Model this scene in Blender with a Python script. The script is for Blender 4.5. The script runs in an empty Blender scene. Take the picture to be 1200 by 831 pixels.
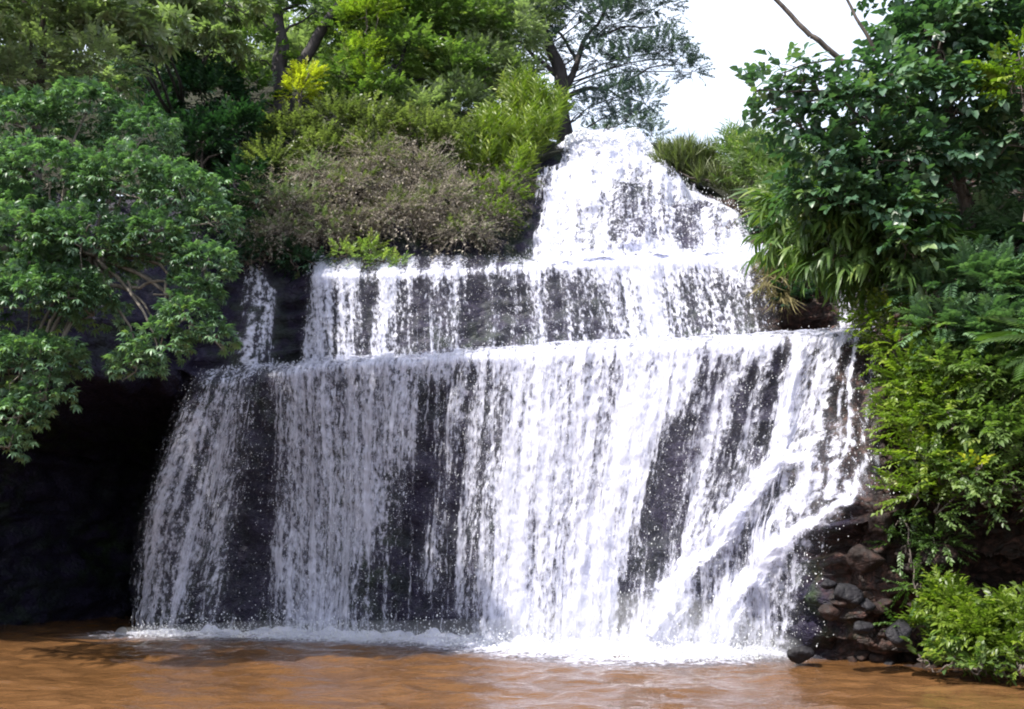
import bpy, math, random
import numpy as np
from mathutils import Vector

random.seed(7)
RNG = np.random.default_rng(11)
SC = bpy.context.scene
COL = SC.collection

# ------------------------------------------------------------------ camera, world, sun, exposure
F = 1152.0                      # focal length in pixels of the 1200 x 831 photograph
CAM_H = 1.5
PITCH = math.atan(0.2036)
SP, CP = math.sin(PITCH), math.cos(PITCH)
cam_d = bpy.data.cameras.new('camera')
cam_d.sensor_width = 36.0
cam_d.lens = F / 1200.0 * 36.0
cam_d.clip_start = 0.1
cam_d.clip_end = 2000.0
cam = bpy.data.objects.new('camera', cam_d)
COL.objects.link(cam)
cam.location = (0, 0, CAM_H)
cam.rotation_euler = (math.radians(90) + PITCH, 0, 0)
SC.camera = cam

SUN_VEC = Vector((-0.52, -0.34, 0.78)).normalized()      # towards the sun
sun_el = math.asin(SUN_VEC.z)
sun_az = math.atan2(SUN_VEC.x, SUN_VEC.y)

world = bpy.data.worlds.new('World')
SC.world = world
world.use_nodes = True
wn, wl = world.node_tree.nodes, world.node_tree.links
wn.clear()
w_out = wn.new('ShaderNodeOutputWorld')
w_bg = wn.new('ShaderNodeBackground')
w_sky = wn.new('ShaderNodeTexSky')
w_sky.sky_type = 'NISHITA'
w_sky.sun_disc = False
w_sky.sun_elevation = sun_el
w_sky.sun_rotation = sun_az
w_sky.dust_density = 2.0
w_bg.inputs['Strength'].default_value = 0.15
# thin bright cloud cover mixed over the blue
w_tc = wn.new('ShaderNodeTexCoord')
w_ns = wn.new('ShaderNodeTexNoise')
w_ns.inputs['Scale'].default_value = 2.6
w_ns.inputs['Detail'].default_value = 6
w_rp = wn.new('ShaderNodeValToRGB')
w_rp.color_ramp.elements[0].position = 0.42
w_rp.color_ramp.elements[1].position = 0.66
w_rp.color_ramp.elements[0].color = (.30, .30, .30, 1)
w_rp.color_ramp.elements[1].color = (.6, .6, .6, 1)
w_mx = wn.new('ShaderNodeMix'); w_mx.data_type = 'RGBA'
w_mx.inputs['B'].default_value = (8.2, 8.5, 9.2, 1)
wl.new(w_tc.outputs['Generated'], w_ns.inputs['Vector'])
wl.new(w_ns.outputs['Fac'], w_rp.inputs['Fac'])
wl.new(w_rp.outputs['Color'], w_mx.inputs['Factor'])
wl.new(w_sky.outputs['Color'], w_mx.inputs['A'])
wl.new(w_mx.outputs['Result'], w_bg.inputs['Color'])
wl.new(w_bg.outputs['Background'], w_out.inputs['Surface'])

sun_d = bpy.data.lights.new('sun', 'SUN')
sun_d.energy = 5.0
sun_d.angle = math.radians(0.6)
sun_d.color = (1.0, 0.95, 0.86)
sun = bpy.data.objects.new('sun', sun_d)
COL.objects.link(sun)
sun.rotation_euler = SUN_VEC.to_track_quat('Z', 'Y').to_euler()

SC.view_settings.view_transform = 'Standard'
SC.view_settings.look = 'None'
SC.view_settings.exposure = 1.0
SC.view_settings.gamma = 1.0
SC.view_settings.use_curve_mapping = False
SC.render.engine = 'CYCLES'
SC.cycles.max_bounces = 8
SC.cycles.transparent_max_bounces = 24
SC.cycles.use_denoising = True
SC.cycles.filter_width = 2.0

# ------------------------------------------------------------------ helpers
def at(x, y, Y):
    """world point at depth Y along the sight line of pixel (x, y)"""
    dx, dy = (x - 600.0) / F, (415.5 - y) / F
    d = (dx, CP - dy * SP, SP + dy * CP)
    t = Y / d[1]
    return np.array((d[0] * t, Y, CAM_H + d[2] * t))

def on_water(x, y, z=0.0):
    dx, dy = (x - 600.0) / F, (415.5 - y) / F
    d = (dx, CP - dy * SP, SP + dy * CP)
    t = (z - CAM_H) / d[2]
    return np.array((d[0] * t, d[1] * t, z))

def project(P):
    q = P - np.array((0, 0, CAM_H))
    zc = q[..., 1] * CP + q[..., 2] * SP
    yc = -q[..., 1] * SP + q[..., 2] * CP
    return 600 + F * q[..., 0] / zc, 415.5 - F * yc / zc

def _hash(ix, iy, iz, seed):
    h = (ix.astype(np.uint32) * np.uint32(374761393) + iy.astype(np.uint32) * np.uint32(668265263)
         + iz.astype(np.uint32) * np.uint32(2147483647 - 1013904) + np.uint32((seed * 974711) & 0xffffffff))
    h = (h ^ (h >> np.uint32(13))) * np.uint32(1274126177)
    h = h ^ (h >> np.uint32(16))
    return (h & np.uint32(0xffffff)).astype(np.float64) / 0xffffff

def vnoise(P, seed=0):
    """value noise, about -1..1"""
    P = np.asarray(P, dtype=np.float64)
    i = np.floor(P).astype(np.int64)
    f = P - i
    f = f * f * (3 - 2 * f)
    r = 0
    for a in (0, 1):
        wx = f[..., 0] if a else 1 - f[..., 0]
        for b in (0, 1):
            wy = f[..., 1] if b else 1 - f[..., 1]
            for c in (0, 1):
                wz = f[..., 2] if c else 1 - f[..., 2]
                r = r + wx * wy * wz * _hash(i[..., 0] + a, i[..., 1] + b, i[..., 2] + c, seed)
    return r * 2 - 1

def fbm(P, octaves=4, seed=0, gain=0.5):
    a, s, r = 1.0, 1.0, 0
    for k in range(octaves):
        r = r + a * vnoise(np.asarray(P) * s, seed + k * 17)
        a *= gain; s *= 2.03
    return r

def tag(o, label=None, cat=None, group=None, kind=None):
    if label: o['label'] = label
    if cat: o['category'] = cat
    if group: o['group'] = group
    if kind: o['kind'] = kind
    return o

def empty(name, loc):
    o = bpy.data.objects.new(name, None)
    COL.objects.link(o)
    o.location = Vector(loc)
    o.empty_display_size = 0.2
    return o

def mesh_obj(name, V, T, mat, parent=None, attrs=None, smooth=False, quads=False):
    """one mesh object from numpy arrays; vertices in world space, shifted to the parent's origin"""
    V = np.asarray(V, dtype=np.float64)
    off = np.array(parent.matrix_basis.translation) if parent is not None else np.zeros(3)
    n = 4 if quads else 3
    T = np.asarray(T, dtype=np.int32).reshape(-1, n)
    me = bpy.data.meshes.new(name)
    me.vertices.add(len(V))
    me.vertices.foreach_set('co', (V - off).astype(np.float32).ravel())
    me.loops.add(T.size)
    me.loops.foreach_set('vertex_index', T.ravel())
    me.polygons.add(len(T))
    me.polygons.foreach_set('loop_start', np.arange(0, T.size, n, dtype=np.int32))
    if smooth:
        me.polygons.foreach_set('use_smooth', np.ones(len(T), dtype=bool))
    for k, a in (attrs or {}).items():
        a = np.asarray(a, dtype=np.float32)
        if a.ndim == 1:
            at_ = me.attributes.new(k, 'FLOAT', 'POINT'); at_.data.foreach_set('value', a)
        else:
            at_ = me.attributes.new(k, 'FLOAT_VECTOR', 'POINT'); at_.data.foreach_set('vector', a.ravel())
    me.update(calc_edges=True)
    me.materials.append(mat)
    o = bpy.data.objects.new(name, me)
    COL.objects.link(o)
    if parent is not None:
        o.parent = parent
    return o

# ------------------------------------------------------------------ materials
def new_mat(name):
    m = bpy.data.materials.new(name)
    m.use_nodes = True
    nt = m.node_tree
    nt.nodes.clear()
    out = nt.nodes.new('ShaderNodeOutputMaterial')
    return m, nt.nodes, nt.links, out

def ramp(N, stops):
    r = N.new('ShaderNodeValToRGB')
    e = r.color_ramp.elements
    while len(e) < len(stops): e.new(0.5)
    for el, (p, c) in zip(e, stops):
        el.position = p
        el.color = (*c, 1) if len(c) == 3 else c
    return r

def leaf_mat(name, stops, transl=0.35, rough=0.42, spec=0.5):
    m, N, L, out = new_mat(name)
    a = N.new('ShaderNodeAttribute'); a.attribute_name = 'tint'
    r = ramp(N, stops)
    L.new(a.outputs['Fac'], r.inputs['Fac'])
    p = N.new('ShaderNodeBsdfPrincipled')
    p.inputs['Roughness'].default_value = rough
    p.inputs['Specular IOR Level'].default_value = spec
    L.new(r.outputs['Color'], p.inputs['Base Color'])
    t = N.new('ShaderNodeBsdfTranslucent')
    g = N.new('ShaderNodeMix'); g.data_type = 'RGBA'; g.blend_type = 'MULTIPLY'
    g.inputs['Factor'].default_value = 1.0
    g.inputs['B'].default_value = (1.35, 1.7, 0.65, 1)
    L.new(r.outputs['Color'], g.inputs['A'])
    L.new(g.outputs['Result'], t.inputs['Color'])
    mx = N.new('ShaderNodeMixShader'); mx.inputs['Fac'].default_value = transl
    L.new(p.outputs['BSDF'], mx.inputs[1]); L.new(t.outputs['BSDF'], mx.inputs[2])
    L.new(mx.outputs['Shader'], out.inputs['Surface'])
    return m

def bark_mat(name, c0, c1, scale=9.0):
    m, N, L, out = new_mat(name)
    tc = N.new('ShaderNodeTexCoord')
    mp = N.new('ShaderNodeMapping'); mp.inputs['Scale'].default_value = (1, 1, 0.3)
    n = N.new('ShaderNodeTexNoise'); n.inputs['Scale'].default_value = scale; n.inputs['Detail'].default_value = 5
    L.new(tc.outputs['Object'], mp.inputs['Vector']); L.new(mp.outputs['Vector'], n.inputs['Vector'])
    r = ramp(N, [(0.35, c0), (0.7, c1)])
    L.new(n.outputs['Fac'], r.inputs['Fac'])
    p = N.new('ShaderNodeBsdfPrincipled'); p.inputs['Roughness'].default_value = 0.85
    b = N.new('ShaderNodeBump'); b.inputs['Strength'].default_value = 0.6; b.inputs['Distance'].default_value = 0.03
    L.new(n.outputs['Fac'], b.inputs['Height'])
    L.new(r.outputs['Color'], p.inputs['Base Color']); L.new(b.outputs['Normal'], p.inputs['Normal'])
    L.new(p.outputs['BSDF'], out.inputs['Surface'])
    return m

def rock_mat(name, cols, rough=(0.25, 0.7), moss=True, scale=1.3, crack=.6):
    m, N, L, out = new_mat(name)
    tc = N.new('ShaderNodeTexCoord')
    n1 = N.new('ShaderNodeTexNoise'); n1.inputs['Scale'].default_value = scale; n1.inputs['Detail'].default_value = 8
    n1.inputs['Roughness'].default_value = 0.65
    L.new(tc.outputs['Object'], n1.inputs['Vector'])
    r = ramp(N, cols)
    L.new(n1.outputs['Fac'], r.inputs['Fac'])
    v = N.new('ShaderNodeTexVoronoi'); v.inputs['Scale'].default_value = 5.0; v.feature = 'DISTANCE_TO_EDGE'
    mp = N.new('ShaderNodeMapping'); mp.inputs['Scale'].default_value = (1, 1, 1.8)
    L.new(tc.outputs['Object'], mp.inputs['Vector']); L.new(mp.outputs['Vector'], v.inputs['Vector'])
    n2 = N.new('ShaderNodeTexNoise'); n2.inputs['Scale'].default_value = 11; n2.inputs['Detail'].default_value = 8
    L.new(tc.outputs['Object'], n2.inputs['Vector'])
    cl = N.new('ShaderNodeMath'); cl.operation = 'MINIMUM'; cl.inputs[1].default_value = 0.12
    L.new(v.outputs['Distance'], cl.inputs[0])
    ad = N.new('ShaderNodeMath'); ad.operation = 'MULTIPLY_ADD'; ad.inputs[1].default_value = 3.0 * crack
    L.new(cl.outputs['Value'], ad.inputs[0]); L.new(n2.outputs['Fac'], ad.inputs[2])
    b = N.new('ShaderNodeBump'); b.inputs['Strength'].default_value = 0.9; b.inputs['Distance'].default_value = 0.06
    L.new(ad.outputs['Value'], b.inputs['Height'])
    p = N.new('ShaderNodeBsdfPrincipled')
    p.inputs['Specular IOR Level'].default_value = 0.3
    rr = N.new('ShaderNodeMapRange'); rr.inputs['To Min'].default_value = rough[0]; rr.inputs['To Max'].default_value = rough[1]
    rr.inputs['From Min'].default_value = 0.3; rr.inputs['From Max'].default_value = 0.7
    L.new(n2.outputs['Fac'], rr.inputs['Value']); L.new(rr.outputs['Result'], p.inputs['Roughness'])
    col_out = r.outputs['Color']
    if moss:
        a = N.new('ShaderNodeAttribute'); a.attribute_name = 'moss'
        n3 = N.new('ShaderNodeTexNoise'); n3.inputs['Scale'].default_value = 3.2; n3.inputs['Detail'].default_value = 5
        L.new(tc.outputs['Object'], n3.inputs['Vector'])
        mu = N.new('ShaderNodeMath'); mu.operation = 'MULTIPLY'
        r3 = ramp(N, [(0.42, (0, 0, 0)), (0.6, (1, 1, 1))])
        L.new(n3.outputs['Fac'], r3.inputs['Fac'])
        L.new(r3.outputs['Color'], mu.inputs[0]); L.new(a.outputs['Fac'], mu.inputs[1])
        mx = N.new('ShaderNodeMix'); mx.data_type = 'RGBA'; mx.inputs['B'].default_value = (0.014, 0.028, 0.008, 1)
        L.new(mu.outputs['Value'], mx.inputs['Factor']); L.new(col_out, mx.inputs['A'])
        col_out = mx.outputs['Result']
    if moss:
        a2 = N.new('ShaderNodeAttribute'); a2.attribute_name = 'red'
        r4 = ramp(N, [(0.3, (0.007, 0.005, 0.004)), (0.52, (0.022, 0.012, 0.010)), (0.72, (0.085, 0.043, 0.034))])
        L.new(n2.outputs['Fac'], r4.inputs['Fac'])
        mx2 = N.new('ShaderNodeMix'); mx2.data_type = 'RGBA'
        L.new(a2.outputs['Fac'], mx2.inputs['Factor']); L.new(col_out, mx2.inputs['A']); L.new(r4.outputs['Color'], mx2.inputs['B'])
        col_out = mx2.outputs['Result']
    L.new(col_out, p.inputs['Base Color']); L.new(b.outputs['Normal'], p.inputs['Normal'])
    L.new(p.outputs['BSDF'], out.inputs['Surface'])
    return m

def fall_mat(name, su=8.0, sv=0.7, du=15.0, dv=8.0, veil=0.10, strand=0.42, top=1.0):
    """falling white water: opaque foam threads and beads with open gaps between them"""
    m, N, L, out = new_mat(name)
    fl = N.new('ShaderNodeAttribute'); fl.attribute_name = 'flow'
    de = N.new('ShaderNodeAttribute'); de.attribute_name = 'dens'
    def noise(sc, detail, rough):
        mp = N.new('ShaderNodeVectorMath'); mp.operation = 'MULTIPLY'; mp.inputs[1].default_value = sc
        L.new(fl.outputs['Vector'], mp.inputs[0])
        n = N.new('ShaderNodeTexNoise'); n.inputs['Scale'].default_value = 1.0
        n.inputs['Detail'].default_value = detail; n.inputs['Roughness'].default_value = rough
        L.new(mp.outputs['Vector'], n.inputs['Vector'])
        return n.outputs['Fac']
    a = noise((su, sv, 1), 3, 0.55)
    b = noise((du, dv, 1), 3, 0.6)
    def math_(op, x, y, z=None):
        q = N.new('ShaderNodeMath'); q.operation = op
        for i, s in enumerate((x, y, z)):
            if s is None: continue
            if isinstance(s, (int, float)): q.inputs[i].default_value = s
            else: L.new(s, q.inputs[i])
        return q.outputs['Value']
    mixn = math_('ADD', math_('MULTIPLY', a, strand), math_('MULTIPLY', b, 1 - strand))
    n = math_('MULTIPLY_ADD', math_('SUBTRACT', mixn, 0.5), 2.5, 0.5)
    th = math_('SUBTRACT', 1.0, de.outputs['Fac'])
    mr = N.new('ShaderNodeMapRange'); mr.interpolation_type = 'SMOOTHSTEP'
    L.new(n, mr.inputs['Value'])
    L.new(math_('SUBTRACT', th, 0.20), mr.inputs['From Min'])
    mr.inputs['To Max'].default_value = top
    L.new(math_('ADD', th, 0.34), mr.inputs['From Max'])
    vl = math_('MULTIPLY', de.outputs['Fac'], veil)
    al = math_('MAXIMUM', mr.outputs['Result'], vl)
    bp = N.new('ShaderNodeBump'); bp.inputs['Strength'].default_value = 0.5; bp.inputs['Distance'].default_value = 0.04
    L.new(n, bp.inputs['Height'])
    d = N.new('ShaderNodeBsdfPrincipled')
    d.inputs['Base Color'].default_value = (0.66, 0.67, 0.80, 1)
    d.inputs['Roughness'].default_value = 0.35
    L.new(bp.outputs['Normal'], d.inputs['Normal'])
    t = N.new('ShaderNodeBsdfTranslucent'); t.inputs['Color'].default_value = (0.66, 0.69, 0.84, 1)
    ms = N.new('ShaderNodeMixShader'); ms.inputs['Fac'].default_value = 0.3
    L.new(d.outputs['BSDF'], ms.inputs[1]); L.new(t.outputs['BSDF'], ms.inputs[2])
    tr = N.new('ShaderNodeBsdfTransparent')
    mt = N.new('ShaderNodeMixShader')
    L.new(al, mt.inputs['Fac']); L.new(tr.outputs['BSDF'], mt.inputs[1]); L.new(ms.outputs['Shader'], mt.inputs[2])
    L.new(mt.outputs['Shader'], out.inputs['Surface'])
    return m

def simple_mat(name, col, rough=0.5, transl=0.0):
    m, N, L, out = new_mat(name)
    p = N.new('ShaderNodeBsdfPrincipled')
    n = N.new('ShaderNodeTexNoise'); n.inputs['Scale'].default_value = 6
    r = ramp(N, [(0.3, tuple(c * 0.8 for c in col)), (0.7, tuple(min(1, c * 1.15) for c in col))])
    L.new(n.outputs['Fac'], r.inputs['Fac']); L.new(r.outputs['Color'], p.inputs['Base Color'])
    p.inputs['Roughness'].default_value = rough
    L.new(p.outputs['BSDF'], out.inputs['Surface'])
    return m

def pool_mat():
    m, N, L, out = new_mat('murky_brown_water')
    tc = N.new('ShaderNodeTexCoord')
    p = N.new('ShaderNodeBsdfPrincipled')
    n = N.new('ShaderNodeTexNoise'); n.inputs['Scale'].default_value = 0.35; n.inputs['Detail'].default_value = 4
    L.new(tc.outputs['Object'], n.inputs['Vector'])
    r = ramp(N, [(0.3, (0.080, 0.038, 0.014)), (0.7, (0.118, 0.059, 0.025))])
    L.new(n.outputs['Fac'], r.inputs['Fac']); L.new(r.outputs['Color'], p.inputs['Base Color'])
    p.inputs['Roughness'].default_value = 0.07
    p.inputs['IOR'].default_value = 1.33
    n2 = N.new('ShaderNodeTexNoise'); n2.inputs['Scale'].default_value = 4.5; n2.inputs['Detail'].default_value = 4
    n2.inputs['Roughness'].default_value = 0.55
    mp = N.new('ShaderNodeMapping'); mp.inputs['Scale'].default_value = (0.7, 1.2, 1)
    L.new(tc.outputs['Object'], mp.inputs['Vector']); L.new(mp.outputs['Vector'], n2.inputs['Vector'])
    b = N.new('ShaderNodeBump'); b.inputs['Strength'].default_value = 0.85; b.inputs['Distance'].default_value = 0.05
    L.new(n2.outputs['Fac'], b.inputs['Height']); L.new(b.outputs['Normal'], p.inputs['Normal'])
    L.new(p.outputs['BSDF'], out.inputs['Surface'])
    return m

M = {}
M['rock'] = rock_mat('wet_dark_rock', [(0.3, (0.005, 0.004, 0.013)), (0.55, (0.011, 0.008, 0.026)), (0.78, (0.027, 0.021, 0.045))], (0.45, 0.9))
M['boulder'] = rock_mat('red_brown_rock', [(0.3, (0.012, 0.009, 0.008)), (0.5, (0.014, 0.008, 0.007)), (0.75, (0.052, 0.026, 0.020))], (0.6, 0.95), moss=False, scale=4.0, crack=.25)
M['grey_boulder'] = rock_mat('grey_wet_rock', [(0.3, (0.012, 0.012, 0.014)), (0.55, (0.009, 0.008, 0.011)), (0.75, (0.028, 0.026, 0.032))], (0.5, 0.95), moss=False, scale=4.0, crack=.25)
M['soil'] = rock_mat('leaf_litter_soil', [(0.3, (0.006, 0.007, 0.004)), (0.5, (0.014, 0.015, 0.007)), (0.75, (0.026, 0.03, 0.012))], (0.8, 1.0), moss=False, scale=3)
M['fall'] = fall_mat('falling_white_water')
M['fall_fine'] = fall_mat('falling_water_threads', 11.0, 0.35, 24.0, 7.0, 0.04, 0.55, 0.75)
M['chute'] = fall_mat('rushing_water', 9.0, 2.2, 16.0, 9.0, .1, .4)
M['foam'] = fall_mat('pool_foam', 3.0, 5.0, 12.0, 14.0, 0.25, 0.45)
M['drop'] = simple_mat('water_drops', (0.8, 0.82, 0.86), 0.2)
M['pool'] = pool_mat()
M['bark_dark'] = bark_mat('dark_bark', (0.012, 0.010, 0.012), (0.05, 0.042, 0.045))
M['bark_pale'] = bark_mat('pale_bark', (0.08, 0.068, 0.055), (0.20, 0.175, 0.145))
M['bark_mid'] = bark_mat('grey_brown_bark', (0.05, 0.04, 0.035), (0.14, 0.115, 0.10))
M['twig'] = leaf_mat('dry_grey_twigs', [(0.0, (0.10, 0.085, 0.07)), (0.5, (0.27, 0.235, 0.20)), (1.0, (0.46, 0.41, 0.35))], 0.1, 0.8, 0.2)
M['straw'] = leaf_mat('straw_blades', [(0.0, (0.09, 0.075, 0.035)), (0.5, (0.20, 0.17, 0.085)), (1.0, (0.34, 0.30, 0.16))], 0.3, 0.7, 0.2)
M['leaf_cool'] = leaf_mat('cool_green_leaves', [(0.0, (0.034, 0.072, 0.042)), (0.5, (0.088, 0.165, 0.088)), (0.9, (0.18, 0.28, 0.155)), (1.0, (0.20, 0.28, 0.10))], 0.3, 0.45, 0.5)
M['leaf_mid'] = leaf_mat('mid_green_leaves', [(0.0, (0.028, 0.055, 0.016)), (0.5, (0.062, 0.115, 0.030)), (0.9, (0.11, 0.17, 0.045)), (1.0, (0.17, 0.22, 0.05))], 0.35)
M['leaf_grey'] = leaf_mat('grey_green_leaves', [(0.0, (0.075, 0.105, 0.055)), (0.5, (0.160, 0.205, 0.110)), (1.0, (0.29, 0.34, 0.20))], 0.3)
M['leaf_olive'] = leaf_mat('olive_leaves', [(0.0, (0.055, 0.072, 0.028)), (0.5, (0.12, 0.145, 0.058)), (1.0, (0.20, 0.22, 0.09))], 0.35)
M['leaf_lime'] = leaf_mat('yellow_green_leaves', [(0.0, (0.055, 0.09, 0.012)), (0.5, (0.13, 0.19, 0.022)), (1.0, (0.28, 0.33, 0.05))], 0.4)
M['leaf_yellow'] = leaf_mat('yellow_leaves', [(0.0, (0.22, 0.24, 0.02)), (0.5, (0.36, 0.37, 0.03)), (1.0, (0.5, 0.48, 0.05))], 0.4)
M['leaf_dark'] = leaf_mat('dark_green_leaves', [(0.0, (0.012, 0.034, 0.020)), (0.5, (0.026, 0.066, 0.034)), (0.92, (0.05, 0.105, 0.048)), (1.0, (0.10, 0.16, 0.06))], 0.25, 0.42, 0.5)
M['leaf_broad'] = leaf_mat('broad_dark_leaves', [(0.0, (0.028, 0.062, 0.038)), (0.5, (0.055, 0.115, 0.065)), (0.9, (0.10, 0.17, 0.09)), (1.0, (0.15, 0.22, 0.09))], 0.27, 0.38, 0.55)
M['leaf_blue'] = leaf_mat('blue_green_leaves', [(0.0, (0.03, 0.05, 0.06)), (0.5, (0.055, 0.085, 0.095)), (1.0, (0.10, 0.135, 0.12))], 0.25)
M['leaf_fresh'] = leaf_mat('fresh_green_leaves', [(0.0, (0.045, 0.080, 0.024)), (0.5, (0.095, 0.150, 0.045)), (0.9, (0.16, 0.22, 0.065)), (1.0, (0.24, 0.28, 0.08))], 0.38)

# ------------------------------------------------------------------ the lie of the land: key columns of 10 row points
# rows: 0 pool floor, 1 foot, 2 mid face, 3 first lip, 4 ledge back, 5 second lip, 6 ledge back, 7 top lip, 8 hill, 9 far hill
def c_(*rows): return [np.array(r, dtype=float) for r in rows]
def fl(X): return (X, -30, -1.6)
def foot(x, y): 
    p = on_water(x, y); p[1] += 0.45; p[2] = -0.5; return p
KEYS = [
    c_((-30, -30, -1.6), (-19, -4, -.5), (-19.6, -4, 2), (-20, -4, 3.5), (-20.6, -4, 4.6), (-21.5, -4, 6), (-23, -4, 7.5), (-27, -4, 10), (-36, 0, 15), (-90, 60, 30)),
    c_((-18, -30, -1.6), (-14, 12.5, -.5), (-14.4, 13, 2), (-14.6, 13.5, 3.6), (-14.8, 14, 4.8), (-15.2, 15, 6.2), (-16, 16.4, 7.6), (-18, 19.5, 10), (-24, 27, 15), (-60, 90, 32)),
    c_(fl(-12), (-10.8, 21.6, -.5), (-10.8, 22, 2), (-10.6, 21.3, 3.8), (-10.4, 16.8, 4.6), (-10.4, 17.2, 6.0), (-10.6, 18.2, 7.4), (-11, 21, 9.6), (-14, 28, 16.5), (-34, 90, 42)),
    c_(fl(-9), (-8.6, 26.2, -.5), (-8.6, 26.6, 2), (-8.5, 26.0, 4.0), (-8.6, 17.6, 4.9), (-8.6, 18.3, 6.2), (-8.6, 19.2, 7.5), (-8.8, 21.8, 9.8), (-11, 28, 16.5), (-26, 90, 42)),
    c_(fl(-7), on_water(140, 744) + (0, 1.3, -.5), at(175, 600, 19.6), at(225, 455, 19.6), at(235, 435, 20.0), at(275, 330, 20.6), at(275, 290, 21.0), at(280, 200, 22.0), at(240, 55, 28), (-18, 90, 40)),
    c_(fl(-5), foot(210, 745), at(245, 600, 18.9), at(285, 446, 19.2), at(290, 430, 19.9), at(305, 330, 20.4), at(305, 290, 20.9), at(310, 200, 22.0), at(280, 60, 28), (-14, 90, 40)),
    c_(fl(-4), foot(310, 748), at(320, 600, 18.3), at(335, 437, 18.8), at(338, 428, 20.3), at(345, 326, 20.5), at(345, 290, 20.9), at(350, 200, 22.0), at(330, 70, 28), (-11, 90, 38)),
    c_(fl(-3), foot(380, 750), at(378, 600, 17.7), at(385, 431, 18.4), at(385, 424, 19.6), at(380, 324, 19.9), at(385, 305, 20.6), at(390, 200, 22.0), at(380, 80, 28), (-8, 90, 35)),
    c_(fl(-1.5), foot(470, 753), at(476, 600, 17.2), at(485, 423, 17.8), at(485, 418, 19.2), at(480, 321, 19.5), at(480, 303, 20.4), at(480, 205, 22.0), at(470, 100, 28), (-6, 90, 30)),
    c_(fl(0), foot(590, 759), at(600, 600, 16.4), at(610, 415, 17.1), at(605, 410, 18.9), at(600, 315, 19.2), at(600, 302, 20.6), at(598, 208, 22.6), at(575, 140, 28), (-3, 90, 24)),
    c_(fl(.4), foot(640, 762), at(650, 600, 16.0), at(660, 411, 16.8), at(650, 407, 18.75), at(645, 313, 19.05), at(622, 309, 20.3), at(645, 182, 23.1), at(655, 166, 28), (2, 90, 21)),
    c_(fl(.8), foot(690, 764), at(705, 600, 15.6), at(720, 408, 16.4), at(710, 404, 18.6), at(700, 311, 18.9), at(700, 306, 20.0), at(700, 166, 23.0), at(702, 160, 28), (5, 90, 20)),
    c_(fl(1.4), foot(770, 768), at(790, 600, 15.0), at(810, 404, 15.9), at(790, 402, 18.3), at(775, 307, 18.7), at(778, 303, 19.7), at(765, 182, 22.8), at(768, 165, 28), (8, 90, 20)),
    c_(fl(2.2), foot(850, 771), at(868, 640, 14.2), at(890, 400, 15.4), at(860, 399, 17.9), at(845, 303, 18.5), at(850, 297, 19.4), at(852, 236, 21.4), at(840, 178, 28), (14, 90, 20)),
    c_(fl(3), foot(915, 774), at(945, 620, 13.7), at(965, 396, 15.0), at(920, 394, 17.6), at(905, 300, 18.3), at(905, 288, 19.1), at(900, 250, 21.0), at(900, 180, 27), (20, 90, 20)),
    c_(fl(3.6), foot(965, 777), at(995, 600, 13.6), at(1015, 396, 14.8), at(985, 388, 17.2), at(975, 300, 17.8), at(970, 270, 18.6), at(960, 230, 20.4), at(960, 175, 27), (27, 90, 21)),
    c_(fl(4.2), foot(1040, 781), at(1052, 600, 13.3), at(1060, 420, 14.6), at(1060, 385, 15.8), at(1040, 310, 16.6), at(1035, 260, 17.5), at(1030, 210, 19.6), at(1030, 165, 27), (33, 90, 23)),
    c_(fl(5), foot(1120, 786), at(1128, 640, 14.3), at(1130, 520, 13.8), at(1130, 420, 14.4), at(1120, 330, 15.2), at(1115, 260, 16.4), at(1110, 190, 19.0), at(1110, 140, 27), (40, 90, 25)),
    c_(fl(6), foot(1210, 792), at(1215, 660, 13.9), at(1215, 540, 13.0), at(1215, 430, 13.7), at(1215, 330, 14.6), at(1215, 250, 16.0), at(1215, 160, 18.6), at(1215, 90, 27), (48, 90, 28)),
    c_((9, -30, -1.6), (9.4, 8.5, -.5), (10, 9, 1.8), (10.6, 9.4, 3.2), (11.2, 9.9, 4.6), (12, 10.6, 6.0), (13.2, 11.6, 7.6), (16, 14, 11), (24, 22, 16), (70, 80, 30)),
    c_((18, -30, -1.6), (14, -4, -.5), (14.6, -4, 1.8), (15.2, -4, 3.2), (15.8, -4, 4.4), (16.6, -4, 6), (18, -4, 7.6), (21, -4, 11), (32, 0, 16), (90, 60, 30)),
]
KEYS = np.array(KEYS)                                   # (cols, 10, 3)
NC = len(KEYS)
for _c in range(5, 15):                                 # an even batter on the lower face, no crease at half height
    _t = (KEYS[_c, 2, 2] - KEYS[_c, 1, 2]) / (KEYS[_c, 3, 2] - KEYS[_c, 1, 2])
    KEYS[_c, 2, 1] = KEYS[_c, 1, 1] + (KEYS[_c, 3, 1] - KEYS[_c, 1, 1]) * _t - .04

def catmull(a, b, c, d, t):
    return 0.5 * ((2 * b) + (-a + c) * t + (2 * a - 5 * b + 4 * c - d) * t * t + (-a + 3 * b - 3 * c + d) * t ** 3)

def surface(s, r):
    """smooth land surface; s in key columns, r in key rows (arrays broadcast)"""
    s, r = np.broadcast_arrays(np.asarray(s, float), np.asarray(r, float))
    i = np.clip(np.floor(s).astype(int), 0, NC - 2); t = (s - i)[..., None]
    j = np.clip(np.floor(r).astype(int), 0, 8); q = (r - j)[..., None]
    def colp(k):
        k = np.clip(k, 0, NC - 1)
        return KEYS[k, j] * (1 - q) + KEYS[k, j + 1] * q
    lin = colp(i) * (1 - t) + colp(i + 1) * t
    return 0.55 * catmull(colp(i - 1), colp(i), colp(i + 1), colp(i + 2), t) + 0.45 * lin

def grid_tris(ns, nr):
    a = np.arange(ns * nr).reshape(ns, nr)
    return np.stack([a[:-1, :-1], a[1:, :-1], a[1:, 1:], a[:-1, 1:]], -1).reshape(-1, 4)

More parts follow.
